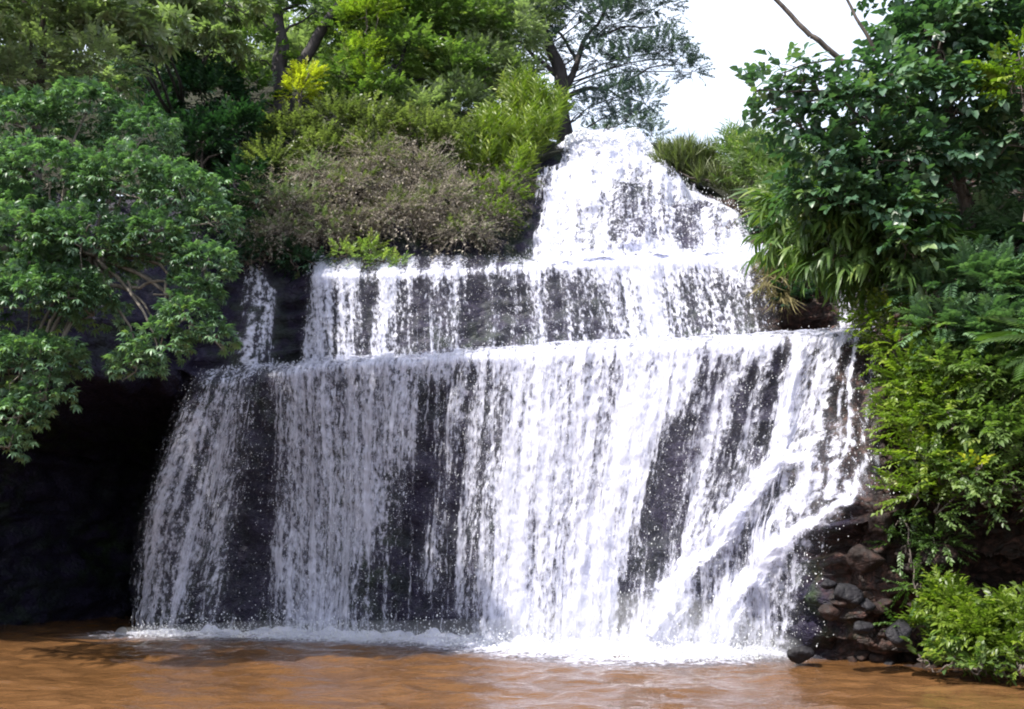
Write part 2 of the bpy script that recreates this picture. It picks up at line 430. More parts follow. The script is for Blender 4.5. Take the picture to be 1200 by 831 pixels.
def col_params(s0, s1, step):
    out = []
    for k in range(int(s0), int(math.ceil(s1))):
        ln = np.linalg.norm(KEYS[min(k + 1, NC - 1), 1:8] - KEYS[k, 1:8], axis=1).mean()
        n = max(2, int(ln / step))
        out.append(np.linspace(k, k + 1, n, endpoint=False))
    out = np.concatenate(out + [[math.ceil(s1)]])
    return out[(out >= s0) & (out <= s1)]

def row_params(r0, r1, counts):
    out = []
    for k in range(r0, r1):
        out.append(np.linspace(k, k + 1, counts[k], endpoint=False))
    return np.concatenate(out + [[r1]])

def normals(G):
    du = np.gradient(G, axis=0); dv = np.gradient(G, axis=1)
    n = np.cross(du, dv)
    n /= np.linalg.norm(n, axis=-1, keepdims=True) + 1e-9
    flip = n[..., 1] > 0
    # outward is towards the camera / up
    n = np.where(((n[..., 1] * -1 + n[..., 2] * 0.6) < 0)[..., None], -n, n)
    return n

def land(name, r0, r1, counts, step, amp, mat, kind='structure'):
    S = col_params(0, NC - 1, step)
    R = row_params(r0, r1, counts)
    G = surface(S[:, None], R[None, :])
    k = np.array([0.25, 0.5, 0.25])
    for _ in range(2):
        H = G.copy()
        H[:, 1:-1] = k[0] * G[:, :-2] + k[1] * G[:, 1:-1] + k[2] * G[:, 2:]
        G = H
    Nn = normals(G)
    blocks = np.abs(vnoise(G * (1.3, 1.3, 2.4), 3)) * 0.5 + np.abs(vnoise(G * (3.1, 3.1, 5.5), 9)) * 0.3 + np.abs(fbm(G * 6, 3, 21)) * 0.12
    strata = 0.18 * vnoise(np.stack([G[..., 0] * .5, G[..., 1] * .5, G[..., 2] * 4.5], -1), 33)
    amp = amp * (1 + 0.9 * np.clip((G[..., 0] - 3.6) / .8, 0, 1))
    G = G + Nn * (amp * (0.10 - blocks + strata))[..., None]
    z = G[..., 2]
    moss = np.clip(vnoise(G * .7, 44) * .9 + 0.25, 0, 1)
    o = mesh_obj(name, G.reshape(-1, 3), grid_tris(len(S), len(R)), mat, attrs={'moss': moss.ravel(), 'red': np.clip((G[..., 0] - 4.3 + .4 * vnoise(G * 2, 61)) / .5, 0, 1).ravel()}, smooth=False, quads=True)
    o['kind'] = kind
    return o

land('cliff', 0, 7, [14, 46, 46, 14, 36, 14, 50, 1, 1], 0.10, 0.55, M['rock'])
land('hillside', 7, 9, [0] * 7 + [40, 40], 0.35, 0.5, M['soil'])

# ------------------------------------------------------------------ pool
def build_pool():
    ys = np.concatenate([np.linspace(-30, 6, 40), np.linspace(6.1, 27, 360)])
    xs = np.concatenate([np.linspace(-30, -10.2, 30), np.linspace(-10, 8.5, 330), np.linspace(8.8, 24, 25)])
    X, Y = np.meshgrid(xs, ys, indexing='ij')
    P = np.stack([X, Y, X * 0], -1)
    h = 0.036 * fbm(np.stack([X * 1.5, Y * 2.3, X * 0 + 1], -1), 3, 5) + 0.010 * vnoise(np.stack([X * 4, Y * 6, X * 0], -1), 8)
    # rings running away from the plunge line
    h = h + 0.012 * np.sin((Y + X * .43) * 6 + 2.2 * vnoise(np.stack([X * .6, Y * .6, X * 0], -1), 31))
    P[..., 2] = h
    o = mesh_obj('pool_water', P.reshape(-1, 3), grid_tris(len(xs), len(ys)), M['pool'], smooth=True, quads=True)
    o['kind'] = 'structure'
build_pool()

# ------------------------------------------------------------------ falling water
# how much water runs where: strands given by their course over the rock (as seen points), half width and amount
MID = [(358, 0), (366, .45), (378, .72), (392, .62), (398, .34), (405, .66), (420, .62), (428, .35), (437, .22), (445, .62), (456, .72), (466, .48), (472, .34), (480, .5),
       (490, .24), (500, .26), (508, .48), (518, .44), (526, .3), (533, .52), (542, .40), (550, .22), (562, .16), (572, .20), (577, .46), (583, .25), (592, .2), (604, .36), (612, .25), (622, .5),
       (634, .62), (646, .34), (655, .26), (668, .50), (684, .40), (696, .34), (712, .58), (728, .50), (744, .66), (762, .84), (776, .72), (790, .52), (806, .40), (820, .48), (838, .42), (856, .56), (868, .50), (882, .36), (895, .3), (908, 0.1), (916, 0)]
STR = [  # (polyline, half width px, amount)
    ([(302, 325), (299, 370), (300, 425)], 9, .42), ([(317, 350), (315, 430)], 6, .3),
    ([(262, 432), (225, 520), (182, 640), (165, 740)], 18, .5), ([(225, 490), (195, 600), (178, 735)], 14, .45),
    ([(302, 425), (262, 520), (228, 620), (203, 738)], 20, .68), ([(318, 430), (300, 520), (270, 610), (250, 735)], 14, .42),
    ([(345, 442), (346, 560), (350, 735)], 17, .66), ([(372, 434), (378, 560), (380, 735)], 22, .58),
    ([(415, 430), (410, 540), (405, 740)], 24, .50), ([(455, 424), (440, 500), (430, 640)], 22, .52), ([(480, 420), (462, 520), (450, 600)], 16, .44),
    ([(510, 420), (492, 470), (478, 580)], 9, .55), ([(535, 420), (520, 440)], 14, .6),
    ([(556, 424), (536, 500), (522, 600), (512, 690)], 6, .58), ([(575, 425), (560, 520), (552, 640), (546, 720)], 8, .44),
    ([(592, 425), (578, 520), (568, 700)], 9, .38), ([(610, 420), (590, 560), (580, 735)], 12, .46),
    ([(640, 416), (622, 520), (606, 640), (598, 742)], 26, .80), ([(670, 412), (650, 520), (635, 640), (622, 745)], 20, .62),
    ([(715, 412), (690, 500), (668, 600), (655, 745)], 22, .66), ([(760, 408), (742, 480), (712, 580), (690, 680), (682, 745)], 20, .93),
    ([(800, 408), (772, 470), (750, 540), (728, 640), (712, 745)], 18, .92), ([(820, 410), (790, 470)], 22, .9),
    ([(880, 418), (848, 470), (826, 560), (812, 640)], 9, .62), ([(905, 405), (890, 460), (868, 540)], 9, .5),
    ([(945, 402), (932, 450), (922, 520), (915, 550)], 12, .86), ([(968, 402), (950, 470), (940, 530)], 9, .62), ([(990, 398), (968, 470), (955, 560), (945, 600)], 9, .7),
    ([(1007, 398), (1002, 450), (997, 520), (985, 590)], 3.2, .85), ([(1026, 420), (1018, 470), (1014, 520)], 2.5, .5),
    ([(935, 535), (895, 560), (850, 615), (800, 680), (762, 750)], 24, .45), ([(905, 560), (870, 620), (838, 660)], 14, .42),
    ([(1002, 588), (955, 612), (905, 645), (862, 700), (830, 762)], 22, .45), ([(960, 560), (930, 590), (890, 640)], 12, .5),
    ([(790, 700), (765, 760)], 26, .8), ([(860, 690), (850, 770)], 20, .62), ([(830, 740), (700, 752)], 10, .9),
    ([(935, 640), (905, 700), (890, 765)], 18, .46), ([(975, 620), (935, 700), (925, 770)], 12, .38),
    ([(985, 500), (975, 580)], 14, .42), ([(1020, 540), (1000, 590)], 8, .4),
]
BANDS = [([(340, 440), (385, 430), (470, 423), (530, 419), (605, 414)], 12, .62), ([(612, 414), (700, 409), (800, 404), (890, 400)], 24, .94),
         ([(880, 402), (950, 398), (1008, 396)], 9, .80)]
GAPS = [([(312, 450), (300, 560), (285, 700)], 13, .65), ([(488, 570), (485, 640), (480, 700)], 20, .9), ([(500, 450), (502, 560)], 9, .5), ([(445, 680), (500, 720)], 22, .5),
        ([(545, 560), (530, 700)], 12, .4), ([(835, 425), (800, 540), (775, 660)], 14, .18), ([(790, 540), (772, 650)], 18, .22), ([(885, 440), (855, 540)], 10, .5), ([(915, 420), (900, 480)], 6, .5)]
UP = [([(700, 165), (670, 230), (645, 305)], 38, .96), ([(745, 170), (730, 215), (700, 290)], 42, .95), ([(655, 198), (638, 230), (632, 308)], 24, .88),
      ([(690, 160), (660, 200)], 20, .9), ([(760, 208), (800, 224), (852, 242)], 15, .93), ([(848, 240), (866, 272), (880, 295)], 14, .72), ([(810, 232), (822, 300)], 10, .72),
      ([(780, 225), (775, 300)], 26, .52), ([(735, 250), (728, 306)], 30, .46), ([(840, 260), (845, 300)], 18, .6), ([(640, 300), (760, 303), (885, 294)], 9, .85), ([(850, 285), (895, 292)], 8, .8)]

def spread(px, py, items):
    keep = np.ones_like(px)
    for pl, w, a in items:
        best = np.full_like(px, 1e9)
        for (x0, y0), (x1, y1) in zip(pl[:-1], pl[1:]):
            dx, dy = x1 - x0, y1 - y0
            t = np.clip(((px - x0) * dx + (py - y0) * dy) / (dx * dx + dy * dy), 0, 1)
            best = np.minimum(best, (px - x0 - t * dx) ** 2 + (py - y0 - t * dy) ** 2)
        keep *= 1 - a * np.exp(-best / (w * w))
    return 1 - keep

def curve_of(table, x):
    t = np.array(table)
    return np.interp(x, t[:, 0], t[:, 1])

CHUTE = [([(945, 540), (895, 565), (850, 618), (800, 684), (770, 745)], 26, .10), ([(1005, 590), (955, 614), (905, 648), (866, 702), (838, 752)], 24, .10)]
def bulge(px, py):
    return spread(px, py, CHUTE)

def fall_sheet(name, parent, s0, s1, r0, r1, counts, dens_fn, off, amp, seed, mat, scale=1.0, lumps=0):
    S = col_params(s0, s1, 0.05)
    R = row_params(r0, r1, counts)[::-1]
    G = surface(S[:, None], R[None, :])
    for _ in range(6):
        H = G.copy()
        H[:, 1:-1] = 0.25 * G[:, :-2] + 0.5 * G[:, 1:-1] + 0.25 * G[:, 2:]
        G = H
    Nn = normals(G)
    u = G[..., 0] * 1.05 - G[..., 1] * .35
    v = np.concatenate([np.zeros((len(S), 1)), np.cumsum(np.linalg.norm(np.diff(G, axis=1), axis=-1), axis=1)], axis=1)
    u = surface(S, np.full_like(S, (r0 + r1) / 2))[:, 0][:, None] + 0 * v
    flow = np.stack([u, v, np.full_like(u, seed * 3.7)], -1)
    px, py = project(G)
    wob = (14 if lumps else 7) * vnoise(np.stack([u * 1.5, v * .8, u * 0 + seed], -1), 70 + seed)
    d = dens_fn(px + wob, py, G) * scale
    str_n = fbm(np.stack([u * 5, v * .7, u * 0 + seed], -1), 2, seed + 50)
    fine = fbm(np.stack([u * 12, v * 6, u * 0 + seed], -1), 2, seed + 60)
    G = G + Nn * (1, 1, .35) * (off + amp * (0.6 * str_n + 0.25 * fine + 0.6 * d) + (bulge(px, py) if lumps == 0 else lumps * (fbm(G * 1.7, 3, 90) + 1.1 * spread(px, py, [([(735, 235), (730, 275)], 55, 1.0)]) - .1 * 0)))[..., None]
    Q = grid_tris(len(S), len(R))
    keep = d.ravel()[Q].max(axis=1) > 0.05
    Q = Q[keep]
    used = np.unique(Q)
    remap = np.full(d.size, -1); remap[used] = np.arange(len(used))
    return mesh_obj(name, G.reshape(-1, 3)[used], remap[Q], mat, parent, smooth=True, quads=True,
                    attrs={'dens': d.ravel()[used], 'flow': flow.reshape(-1, 3)[used]}), (G, d)

ICO_V = np.array([(0, 0, 1), (.9, 0, .25), (-.45, .78, .25), (-.45, -.78, .25), (.45, .78, -.3), (-.9, 0, -.3), (.45, -.78, -.3), (0, 0, -1)], float)
ICO_F = np.array([(0, 1, 2), (0, 2, 3), (0, 3, 1), (1, 4, 2), (2, 5, 3), (3, 6, 1), (1, 6, 4), (2, 4, 5), (3, 5, 6), (7, 4, 6), (7, 5, 4), (7, 6, 5)])

def drops(name, parent, P, size, stretch):
    n = len(P)
    sc = np.stack([size, size, size * stretch], -1)
    V = (ICO_V[None] * sc[:, None, :] * (1 + .35 * RNG.standard_normal((n, len(ICO_V), 1)).clip(-1, 1))) + P[:, None, :]
    T = ICO_F[None] + (np.arange(n) * len(ICO_V))[:, None, None]
    o = mesh_obj(name, V.reshape(-1, 3), T.reshape(-1, 3), M['drop'], parent, smooth=True)
    o['kind'] = 'stuff'
    return o

def scatter_drops(name, parent, G, d, n, out=(0.1, 0.5), size=(0.008, 0.022)):
    w = (d.ravel() ** .45 + 0.02 * (d.ravel() > .05))
    w = w / w.sum()
    idx = RNG.choice(d.size, n, p=w)
    P = G.reshape(-1, 3)[idx] + RNG.normal(0, .04, (n, 3))
    P[:, 1] -= RNG.uniform(*out, n) * RNG.uniform(0, 1, n)
    P[:, 2] = np.maximum(P[:, 2], 0.02)
    return drops(name, parent, P, RNG.uniform(*size, n) * RNG.uniform(.6, 1, n), RNG.uniform(1.0, 2.6, n))

def dens_low(px, py, G):
    d = spread(px, py, STR)
    b = spread(px, py, BANDS)
    g = 1 - spread(px, py, GAPS)
    inside = np.clip((px - 150 - (740 - py).clip(0) * .22) / 14, 0, 1) * np.clip((1040 - px) / 14, 0, 1)
    base = np.where(px < 350, .10, np.where(px < 590, .23, .27))
    base = base * inside * np.clip((1005 - px) / 30, 0.35, 1) * np.where((px > 930) & (py > 600), .5, 1)
    # bare rock at the right below the slanting cascade
    edge = 1000 - (py - 590).clip(0) * .28 + 16 * fbm(np.stack([px * .03, py * .03, px * 0], -1), 2, 12)
    rk = np.clip((edge - px) / 30, 0, 1)
    rk = np.where(py > 588, rk, 1)
    d = 1 - (1 - d) * (1 - b) * (1 - base)
    return np.clip(d * g * rk, 0, 1) * np.clip((px - 130) / 20, 0, 1)

def dens_mid(px, py, G):
    return curve_of(MID, px) * 1.08 * (1 + .25 * np.clip((345 - py) / 20, 0, 1) * (px > 372)) + .4 * np.clip((319 - py) / 6, 0, 1) * np.clip((px - 640) / 80, 0, 1) + .30 * (px > 372) * np.exp(-((py - 3 - np.interp(px, [370, 480, 600, 700, 775, 845, 905], [325, 321, 315, 311, 307, 303, 300])) / 5) ** 2)

def dens_up(px, py, G):
    d = spread(px, py, UP)
    lft = np.clip((px - np.interp(py, [158, 178, 196, 208, 310], [672, 662, 652, 632, 621])) / 10, 0, 1)
    t = np.array([(150, 752), (178, 764), (205, 772), (225, 800), (240, 852), (270, 870), (290, 892), (320, 900)])
    rgt = np.clip((np.interp(py, t[:, 0], t[:, 1]) - px) / 10, 0, 1)
    g = 1 - spread(px, py, [([(742, 235), (735, 280)], 26, .45), ([(800, 250), (812, 290)], 14, .35), ([(700, 250), (690, 290)], 12, .25)])
    return np.clip((1 - (1 - d) * (1 - .40)) * lft * rgt * g * np.clip((np.interp(px, [620, 900], [317, 305]) - py) / 4, 0, 1), 0, 1)

cu = [6, 90, 90, 16, 70, 16, 110, 30, 8]
low = empty('lower_waterfall', on_water(560, 757))
tag(low, 'widest lowest curtain of white water falling straight into the brown pool', 'waterfall')
o1, (gl, dl) = fall_sheet('water_curtain', low, 4, 16.2, 1, 4, cu, dens_low, 0.08, 0.10, 1, M['fall'], 0.78)
o2, _ = fall_sheet('water_veil', low, 4, 16.2, 1, 4, cu, lambda a, b, c: dens_low(a, b, c) + .26 * np.clip((b - 430) / 60, 0, 1) * np.clip((a - 200) / 60, 0, 1) * np.clip((960 - a) / 30, 0, 1), 0.22, 0.12, 2, M['fall_fine'], 0.64)
scatter_drops('water_drops', low, gl, dl, 17000, (0.05, 0.4), (.003, .0095))

def chute(pl, wid, seed):
    gx, gy = project(gl)
    flat = gl.reshape(-1, 3)
    n = 150
    t = np.linspace(0, len(pl) - 1, n); k = np.arange(len(pl))
    cx = np.interp(t, k, [p[0] for p in pl]) + 5 * vnoise(np.stack([t * 2.1, t * 0 + seed, t * 0], -1), 7)
    cy = np.interp(t, k, [p[1] for p in pl]) + 5 * vnoise(np.stack([t * 2.1, t * 0 + seed, t * 0 + 4], -1), 7)
    C = np.array([flat[np.argmin((gx.ravel() - a) ** 2 + (gy.ravel() - b) ** 2)] for a, b in zip(cx, cy)])
    for _ in range(12): C[1:-1] = .25 * C[:-2] + .5 * C[1:-1] + .25 * C[2:]
    tg = np.gradient(C, axis=0); tg /= np.linalg.norm(tg, axis=1, keepdims=True)
    outv = np.array((-.25, -.9, .35)); outv = outv / np.linalg.norm(outv)
    ac = np.cross(tg, outv); ac /= np.linalg.norm(ac, axis=1, keepdims=True)
    q = np.linspace(-1, 1, 31)
    w = np.interp(t, k, wid)
    v = np.concatenate([[0], np.cumsum(np.linalg.norm(np.diff(C, axis=0), axis=1))])
    P = C[:, None] + ac[:, None] * (q[None] * w[:, None])[..., None]
    flow = np.stack([q[None] * w[:, None] * 1.0 + 0 * v[:, None], v[:, None] + .12 * q[None] ** 2, np.full((n, 31), seed * 2.9)], -1)
    h = .10 + .10 * (1 - q[None] ** 2) + .10 * fbm(np.stack([flow[..., 0] * 4, flow[..., 1] * 2.2, flow[..., 2]], -1), 3, seed)
    P = P + outv * h[..., None]
    P[..., 2] = np.maximum(P[..., 2], .02)
    d = np.exp(-(q[None] / .62) ** 2) * np.interp(t, [0, .25, len(pl) - 1], [.5, .95, .9])[:, None]
    return mesh_obj('chute', P.reshape(-1, 3), grid_tris(n, 31), M['chute'], low, smooth=True, quads=True, attrs={'dens': d.ravel(), 'flow': flow.reshape(-1, 3)})
chute([(948, 536), (915, 545), (880, 582), (846, 622), (800, 684), (768, 752)], [.10, .22, .28, .30, .36, .45], 3)
chute([(1010, 586), (985, 598), (950, 614), (905, 648), (866, 702), (835, 762)], [.06, .14, .20, .28, .34, .42], 5)
chute([(935, 395), (934, 440), (924, 500), (915, 545)], [.14, .16, .17, .2], 8)

mid = empty('middle_waterfall', at(640, 412, 18.7))
tag(mid, 'middle step of the waterfall, a low curtain dropping from a straight dark ledge', 'waterfall')
o3, (gm, dm) = fall_sheet('water_curtain', mid, 6, 15, 4, 6, cu, dens_mid, 0.10, 0.07, 3, M['fall'], 0.88)
o4, _ = fall_sheet('water_veil', mid, 6, 15, 4, 6, cu, dens_mid, 0.20, 0.08, 4, M['fall_fine'], 0.58)
scatter_drops('water_drops', mid, gm, dm, 3000, (0.1, 0.3), (.003, .008))

up = empty('upper_waterfall', at(700, 308, 20.0))
tag(up, 'topmost narrow cascade tumbling white over a rounded rock below the sky', 'waterfall')
o5, (gu, du) = fall_sheet('water_curtain', up, 9, 15, 5, 8, cu, dens_up, 0.10, 0.22, 5, M['fall'], 0.82, .22)
o6, _ = fall_sheet('water_veil', up, 9, 15, 5, 8, cu, dens_up, 0.28, 0.26, 6, M['fall_fine'], 0.5, .22)
scatter_drops('water_drops', up, gu, du, 2600, (0.1, 0.5), (0.005, 0.016))
# water thrown up over the crest
n = 1500
cx = RNG.uniform(662, 768, n)
cr = np.interp(cx, [662, 680, 700, 720, 745, 768], [176, 164, 170, 170, 164, 190])
cy = cr + RNG.exponential(9, n) - 14
P = np.array([at(a, b, c) for a, b, c in zip(cx, cy, RNG.uniform(22.2, 23.6, n))])
drops('crest_splash', up, P, RNG.uniform(.010, .04, n), RNG.uniform(.7, 1.8, n))

right_t = empty('thin_waterfall', at(1000, 392, 17.0))
tag(right_t, 'thin separate trickle on dark rock right of the middle step, under drooping leaves', 'waterfall')
def dens_rt(px, py, G):
    return spread(px, py, [([(1000, 318), (996, 350), (990, 392)], 13, .58), ([(1025, 330), (1022, 390)], 10, .42)])
o7, (gr, dr) = fall_sheet('water_curtain', right_t, 14, 17, 4, 6, cu, dens_rt, 0.10, 0.06, 7, M['fall'])
left_t = empty('side_waterfall', at(300, 436, 19.9))
tag(left_t, 'small shaded trickle left of the dark gap beside the middle step', 'waterfall')
def dens_lt(px, py, G):
    return spread(px, py, [([(303, 318), (298, 370), (296, 432)], 11, .52), ([(317, 345), (316, 432)], 9, .45), ([(285, 400), (272, 440)], 11, .35)])
o8, (gt, dt) = fall_sheet('water_curtain', left_t, 4, 7, 4, 6, cu, dens_lt, 0.10, 0.06, 8, M['fall'])

# foam where the curtain meets the pool
def build_foam():
    line = [(60, 749), (140, 748), (210, 748), (310, 750), (380, 752), (470, 755), (590, 760), (690, 765), (770, 769), (850, 772), (915, 775), (975, 778)]
    wid = [.10, .6, .8, .8, .95, 1.0, 1.9, 2.5, 2.3, 1.5, .6, .10]
    amt = [.05, .55, .78, .85, .85, .78, .98, 1.0, 1.0, .95, .62, .15]
    B = np.array([on_water(*p) for p in line])
    t = np.linspace(0, len(line) - 1, 520)
    k = np.arange(len(line))
    bx = np.interp(t, k, B[:, 0]); by = np.interp(t, k, B[:, 1]); w = np.interp(t, k, wid); a = np.interp(t, k, amt)
    q = np.linspace(0, 1, 46)
    X = bx[:, None] + 0 * q + (-0.12) * q * w[:, None]
    Y = by[:, None] + .55 - q * (w[:, None] + .55) + .12 * vnoise(np.stack([bx * 1.3, bx * 0, bx * 0], -1), 4)[:, None] * q
    prof = np.clip(1 - q, 0, 1) ** 1.6
    lump = .5 + .5 * fbm(np.stack([X * 3, Y * 5, X * 0], -1), 3, 77)
    Z = .035 + .25 * prof[None] * a[:, None] * lump.clip(0, 1.4) + 0.02 * vnoise(np.stack([X * 1.1, Y * 1.7, X * 0], -1), 5)
    G = np.stack([X, Y, Z], -1)
    d = a[:, None] * (1.25 - 1.05 * q[None] ** 1.3)
    flow = np.stack([X, Y, X * 0], -1)
    o = mesh_obj('foam', G.reshape(-1, 3), grid_tris(len(t), len(q)), M['foam'], smooth=True, quads=True,
                 attrs={'dens': np.clip(d, 0, 1).ravel(), 'flow': flow.reshape(-1, 3)})
    tag(o, 'line of white foam along the foot of the waterfall on brown water', 'foam', kind='stuff')
    # spray low over the foam
    n = 9000
    pw = np.where(a > .6, a, 0) ** 3
    i = RNG.choice(len(t), n, p=pw / pw.sum())
    P = np.stack([bx[i] + RNG.normal(0, .05, n), by[i] + .45 - RNG.uniform(0, 1, n) * (w[i] * .7 + .3), RNG.exponential(.09, n) + .05], -1)
    s = drops('spray', None, P, RNG.uniform(.004, .014, n), RNG.uniform(.7, 1.6, n))
    tag(s, 'fine white spray over the foam line at the foot of the waterfall', 'spray', kind='stuff')
build_foam()

def build_mist():
    line = [on_water(*p) for p in ((150, 748), (310, 750), (470, 755), (590, 760), (690, 765), (770, 769), (850, 772), (930, 775))]
    hh = [.1, .25, .3, .4, .8, .85, .7, .2]
    m = 60
    t = np.linspace(0, len(line) - 1, m)
    C = np.stack([np.interp(t, np.arange(len(line)), np.array(line)[:, k]) for k in range(3)], -1)
    h = np.interp(t, np.arange(len(line)), hh)
    th = np.linspace(0, 2 * math.pi, 18, endpoint=False)
    V = C[:, None] + np.stack([np.zeros((m, 18)), -.35 + .9 * np.cos(th)[None] * h[:, None] ** .5, .12 + (np.sin(th)[None] * h[:, None]).clip(-.08, 9)], -1)
    V = V.reshape(-1, 3)
    T = []
    for a in range(m - 1):
        for b in range(18):
            p, q = a * 18 + b, a * 18 + (b + 1) % 18
            T += [(p, q, q + 18), (p, q + 18, p + 18)]
    for a in (0, m - 1):
        T += [(a * 18, a * 18 + b, a * 18 + b + 1) for b in range(1, 17)]
    mt, N, L, out = new_mat('fine_water_mist')
    v = N.new('ShaderNodeVolumePrincipled')
    v.inputs['Color'].default_value = (.95, .96, 1, 1)
    v.inputs['Density'].default_value = 0.26
    L.new(v.outputs['Volume'], out.inputs['Volume'])
    o = mesh_obj('mist', V, np.array(T), mt)
    tag(o, 'soft white mist hanging low over the foot of the waterfall', 'mist', kind='stuff')
build_mist()

# ------------------------------------------------------------------ plants: templates
def leaf_t(L, W, fold=.25, curl=.25, fine=True):
    """leaf along +x, flat in xy, unit normal +z"""
    if not fine:
        V = [(0, 0, 0), (.45 * L, W / 2, fold * W / 2), (L, 0, -curl * L * .6), (.45 * L, -W / 2, fold * W / 2)]
        return np.array(V), np.array([(0, 2, 1), (0, 3, 2)])
    z = lambda x: -curl * L * x * x
    V = [(0, 0, 0), (.33 * L, 0, z(.33)), (.7 * L, 0, z(.7)), (L, 0, z(1)),
         (.3 * L, W / 2, z(.3) + fold * W / 2), (.68 * L, W * .36, z(.68) + fold * W * .36),
         (.3 * L, -W / 2, z(.3) + fold * W / 2), (.68 * L, -W * .36, z(.68) + fold * W * .36)]
    T = [(0, 1, 4), (0, 6, 1), (1, 2, 5), (1, 5, 4), (1, 7, 2), (1, 6, 7), (2, 3, 5), (2, 7, 3)]
    return np.array(V), np.array(T)

def rot(ax, ang):
    c, s = math.cos(ang), math.sin(ang)
    return np.array({'x': [(1, 0, 0), (0, c, -s), (0, s, c)], 'y': [(c, 0, s), (0, 1, 0), (-s, 0, c)], 'z': [(c, -s, 0), (s, c, 0), (0, 0, 1)]}[ax])

def join(parts):
    V, T, k = [], [], 0
    for v, t in parts:
        V.append(v); T.append(np.asarray(t) + k); k += len(v)
    return np.concatenate(V), np.concatenate(T)

def stem_t(L, w, droop):
    xs = np.linspace(0, L, 4)
    V = []
    for x in xs:
        z = -droop * (x / L) ** 2 * L
        V += [(x, w, z), (x, -w, z)]
    T = []
    for k in range(3):
        a = 2 * k
        T += [(a, a + 1, a + 3), (a, a + 3, a + 2)]
    return np.array(V), np.array(T)

def sprig(kind, rng):
    """a twig with its leaves, along +x, about 1 unit long"""
    R = lambda a, b: rng.uniform(a, b)
    P = []
    if kind == 'palmate':                      # whorl of leaflets
        P.append(stem_t(.45, .008, .1))
        n = rng.integers(6, 9)
        for k in range(n):
            a = -2.3 + 4.6 * k / (n - 1)
            v, t = leaf_t(R(.45, .62), R(.17, .23), .2, R(.2, .5))
            P.append(((v @ rot('y', R(.1, .45)).T) @ rot('z', a).T + (.45, 0, -.045), t))
    elif kind in ('oval', 'broad', 'small'):
        n = {'oval': 9, 'broad': 6, 'small': 13}[kind]
        L, W = {'oval': (.36, .16), 'broad': (.46, .33), 'small': (.2, .11)}[kind]
        dr = R(.1, .35)
        P.append(stem_t(1.0, .008, dr))
        for k in range(n):
            x = .15 + .85 * k / (n - 1)
            a = (1 if k % 2 else -1) * R(.6, 1.1) if k < n - 1 else R(-.2, .2)
            f = R(.75, 1.2)
            v, t = leaf_t(L * f, W * f, R(.1, .4), R(.1, .45), kind != 'small')
            v = (v @ rot('x', R(-.5, .5)).T) @ rot('y', R(-.15, .6)).T @ rot('z', a).T
            P.append((v + (x, 0, -dr * x * x), t))
    elif kind == 'pinnate':
        dr = R(.15, .4)
        P.append(stem_t(1.0, .006, dr))
        for k in range(11):
            x = .12 + .85 * k / 10
            for sg in (-1, 1):
                v, t = leaf_t(.26 * (1.15 - .5 * abs(x - .5)), .085, .15, .25, False)
                P.append((v @ rot('y', R(0, .35)).T @ rot('z', sg * R(.9, 1.2)).T + (x, 0, -dr * x * x), t))
    elif kind == 'lance':                      # long drooping narrow leaves
        dr = R(.2, .5)
        P.append(stem_t(.8, .010, dr))
        for k in range(8):
            x = .15 + .65 * k / 7
            v, t = leaf_t(R(.5, .75), R(.085, .13), .25, R(.35, .8))
            a = (1 if k % 2 else -1) * R(.25, .9)
            P.append((v @ rot('x', R(-.3, .3)).T @ rot('y', R(.1, .6)).T @ rot('z', a).T + (x, 0, -dr * x * x * .8), t))
    elif kind == 'frond':                      # palm / fern frond
        dr = .55
        P.append(stem_t(1.0, .012, dr))
        for k in range(20):
            x = .08 + .9 * k / 19
            for sg in (-1, 1):
                v, t = leaf_t(.42 * math.sin(.35 + 2.5 * x * .95) + .04, .05, .1, .4, False)
                P.append((v @ rot('y', .25).T @ rot('z', sg * (1.05 - .45 * x)).T + (x, 0, -dr * x * x), t))
    elif kind == 'blade':                      # grass blades, upright along +x
        for k in range(7):
            L = R(.6, 1.05)
            v, t = leaf_t(L, R(.03, .055), .2, R(.15, .6))
            P.append((v @ rot('y', R(-.35, .35)).T @ rot('x', R(0, 6.28)).T @ rot('z', R(-.35, .35)).T, t))
    elif kind == 'cane':                       # upright cane with long narrow leaves (bamboo)
        P.append(stem_t(1.0, .007, -.02))
        for k in range(12):
            x = .2 + .8 * k / 11
            v, t = leaf_t(R(.28, .42), R(.04, .06), .2, R(.3, .8))
            P.append((v @ rot('y', R(-.2, .3)).T @ rot('z', R(.4, .9)).T @ rot('x', R(0, 6.28)).T + (x, 0, 0), t))
    elif kind == 'twig':                       # bare dry twig
        def rod(p, q, w):
            p, q = np.array(p), np.array(q)
            v = np.array([p + (0, w, 0), p + (0, -w * .5, w), p + (0, -w * .5, -w), q]); return v, np.array([(0, 1, 3), (1, 2, 3), (2, 0, 3)])
        pts = [np.zeros(3)]
        for k in range(5): pts.append(pts[-1] + np.array((.2, R(-.07, .07), R(-.07, .05) - .03 * k)))
        for a, b in zip(pts[:-1], pts[1:]):
            P.append(rod(a, b + (b - a) * .1, .008))
            for q in range(2):
                P.append(rod(a, a + np.array((R(.1, .3), R(-.25, .25), R(-.25, .12))), .005))
        for k in range(5):
            b = pts[rng.integers(1, 6)]
            v, t = leaf_t(R(.08, .14), .05, .3, .3, False)
            P.append((v @ rot('y', R(-1, 1)).T @ rot('z', R(-2, 2)).T + b + (0, R(-.1, .1), R(-.1, .1)), t))
    return join(P)

_rt = np.random.default_rng(5)
SPRIGS = {k: [sprig(k, _rt) for _ in range(4)] for k in ('palmate', 'oval', 'broad', 'small', 'pinnate', 'lance', 'frond', 'blade', 'cane', 'twig')}

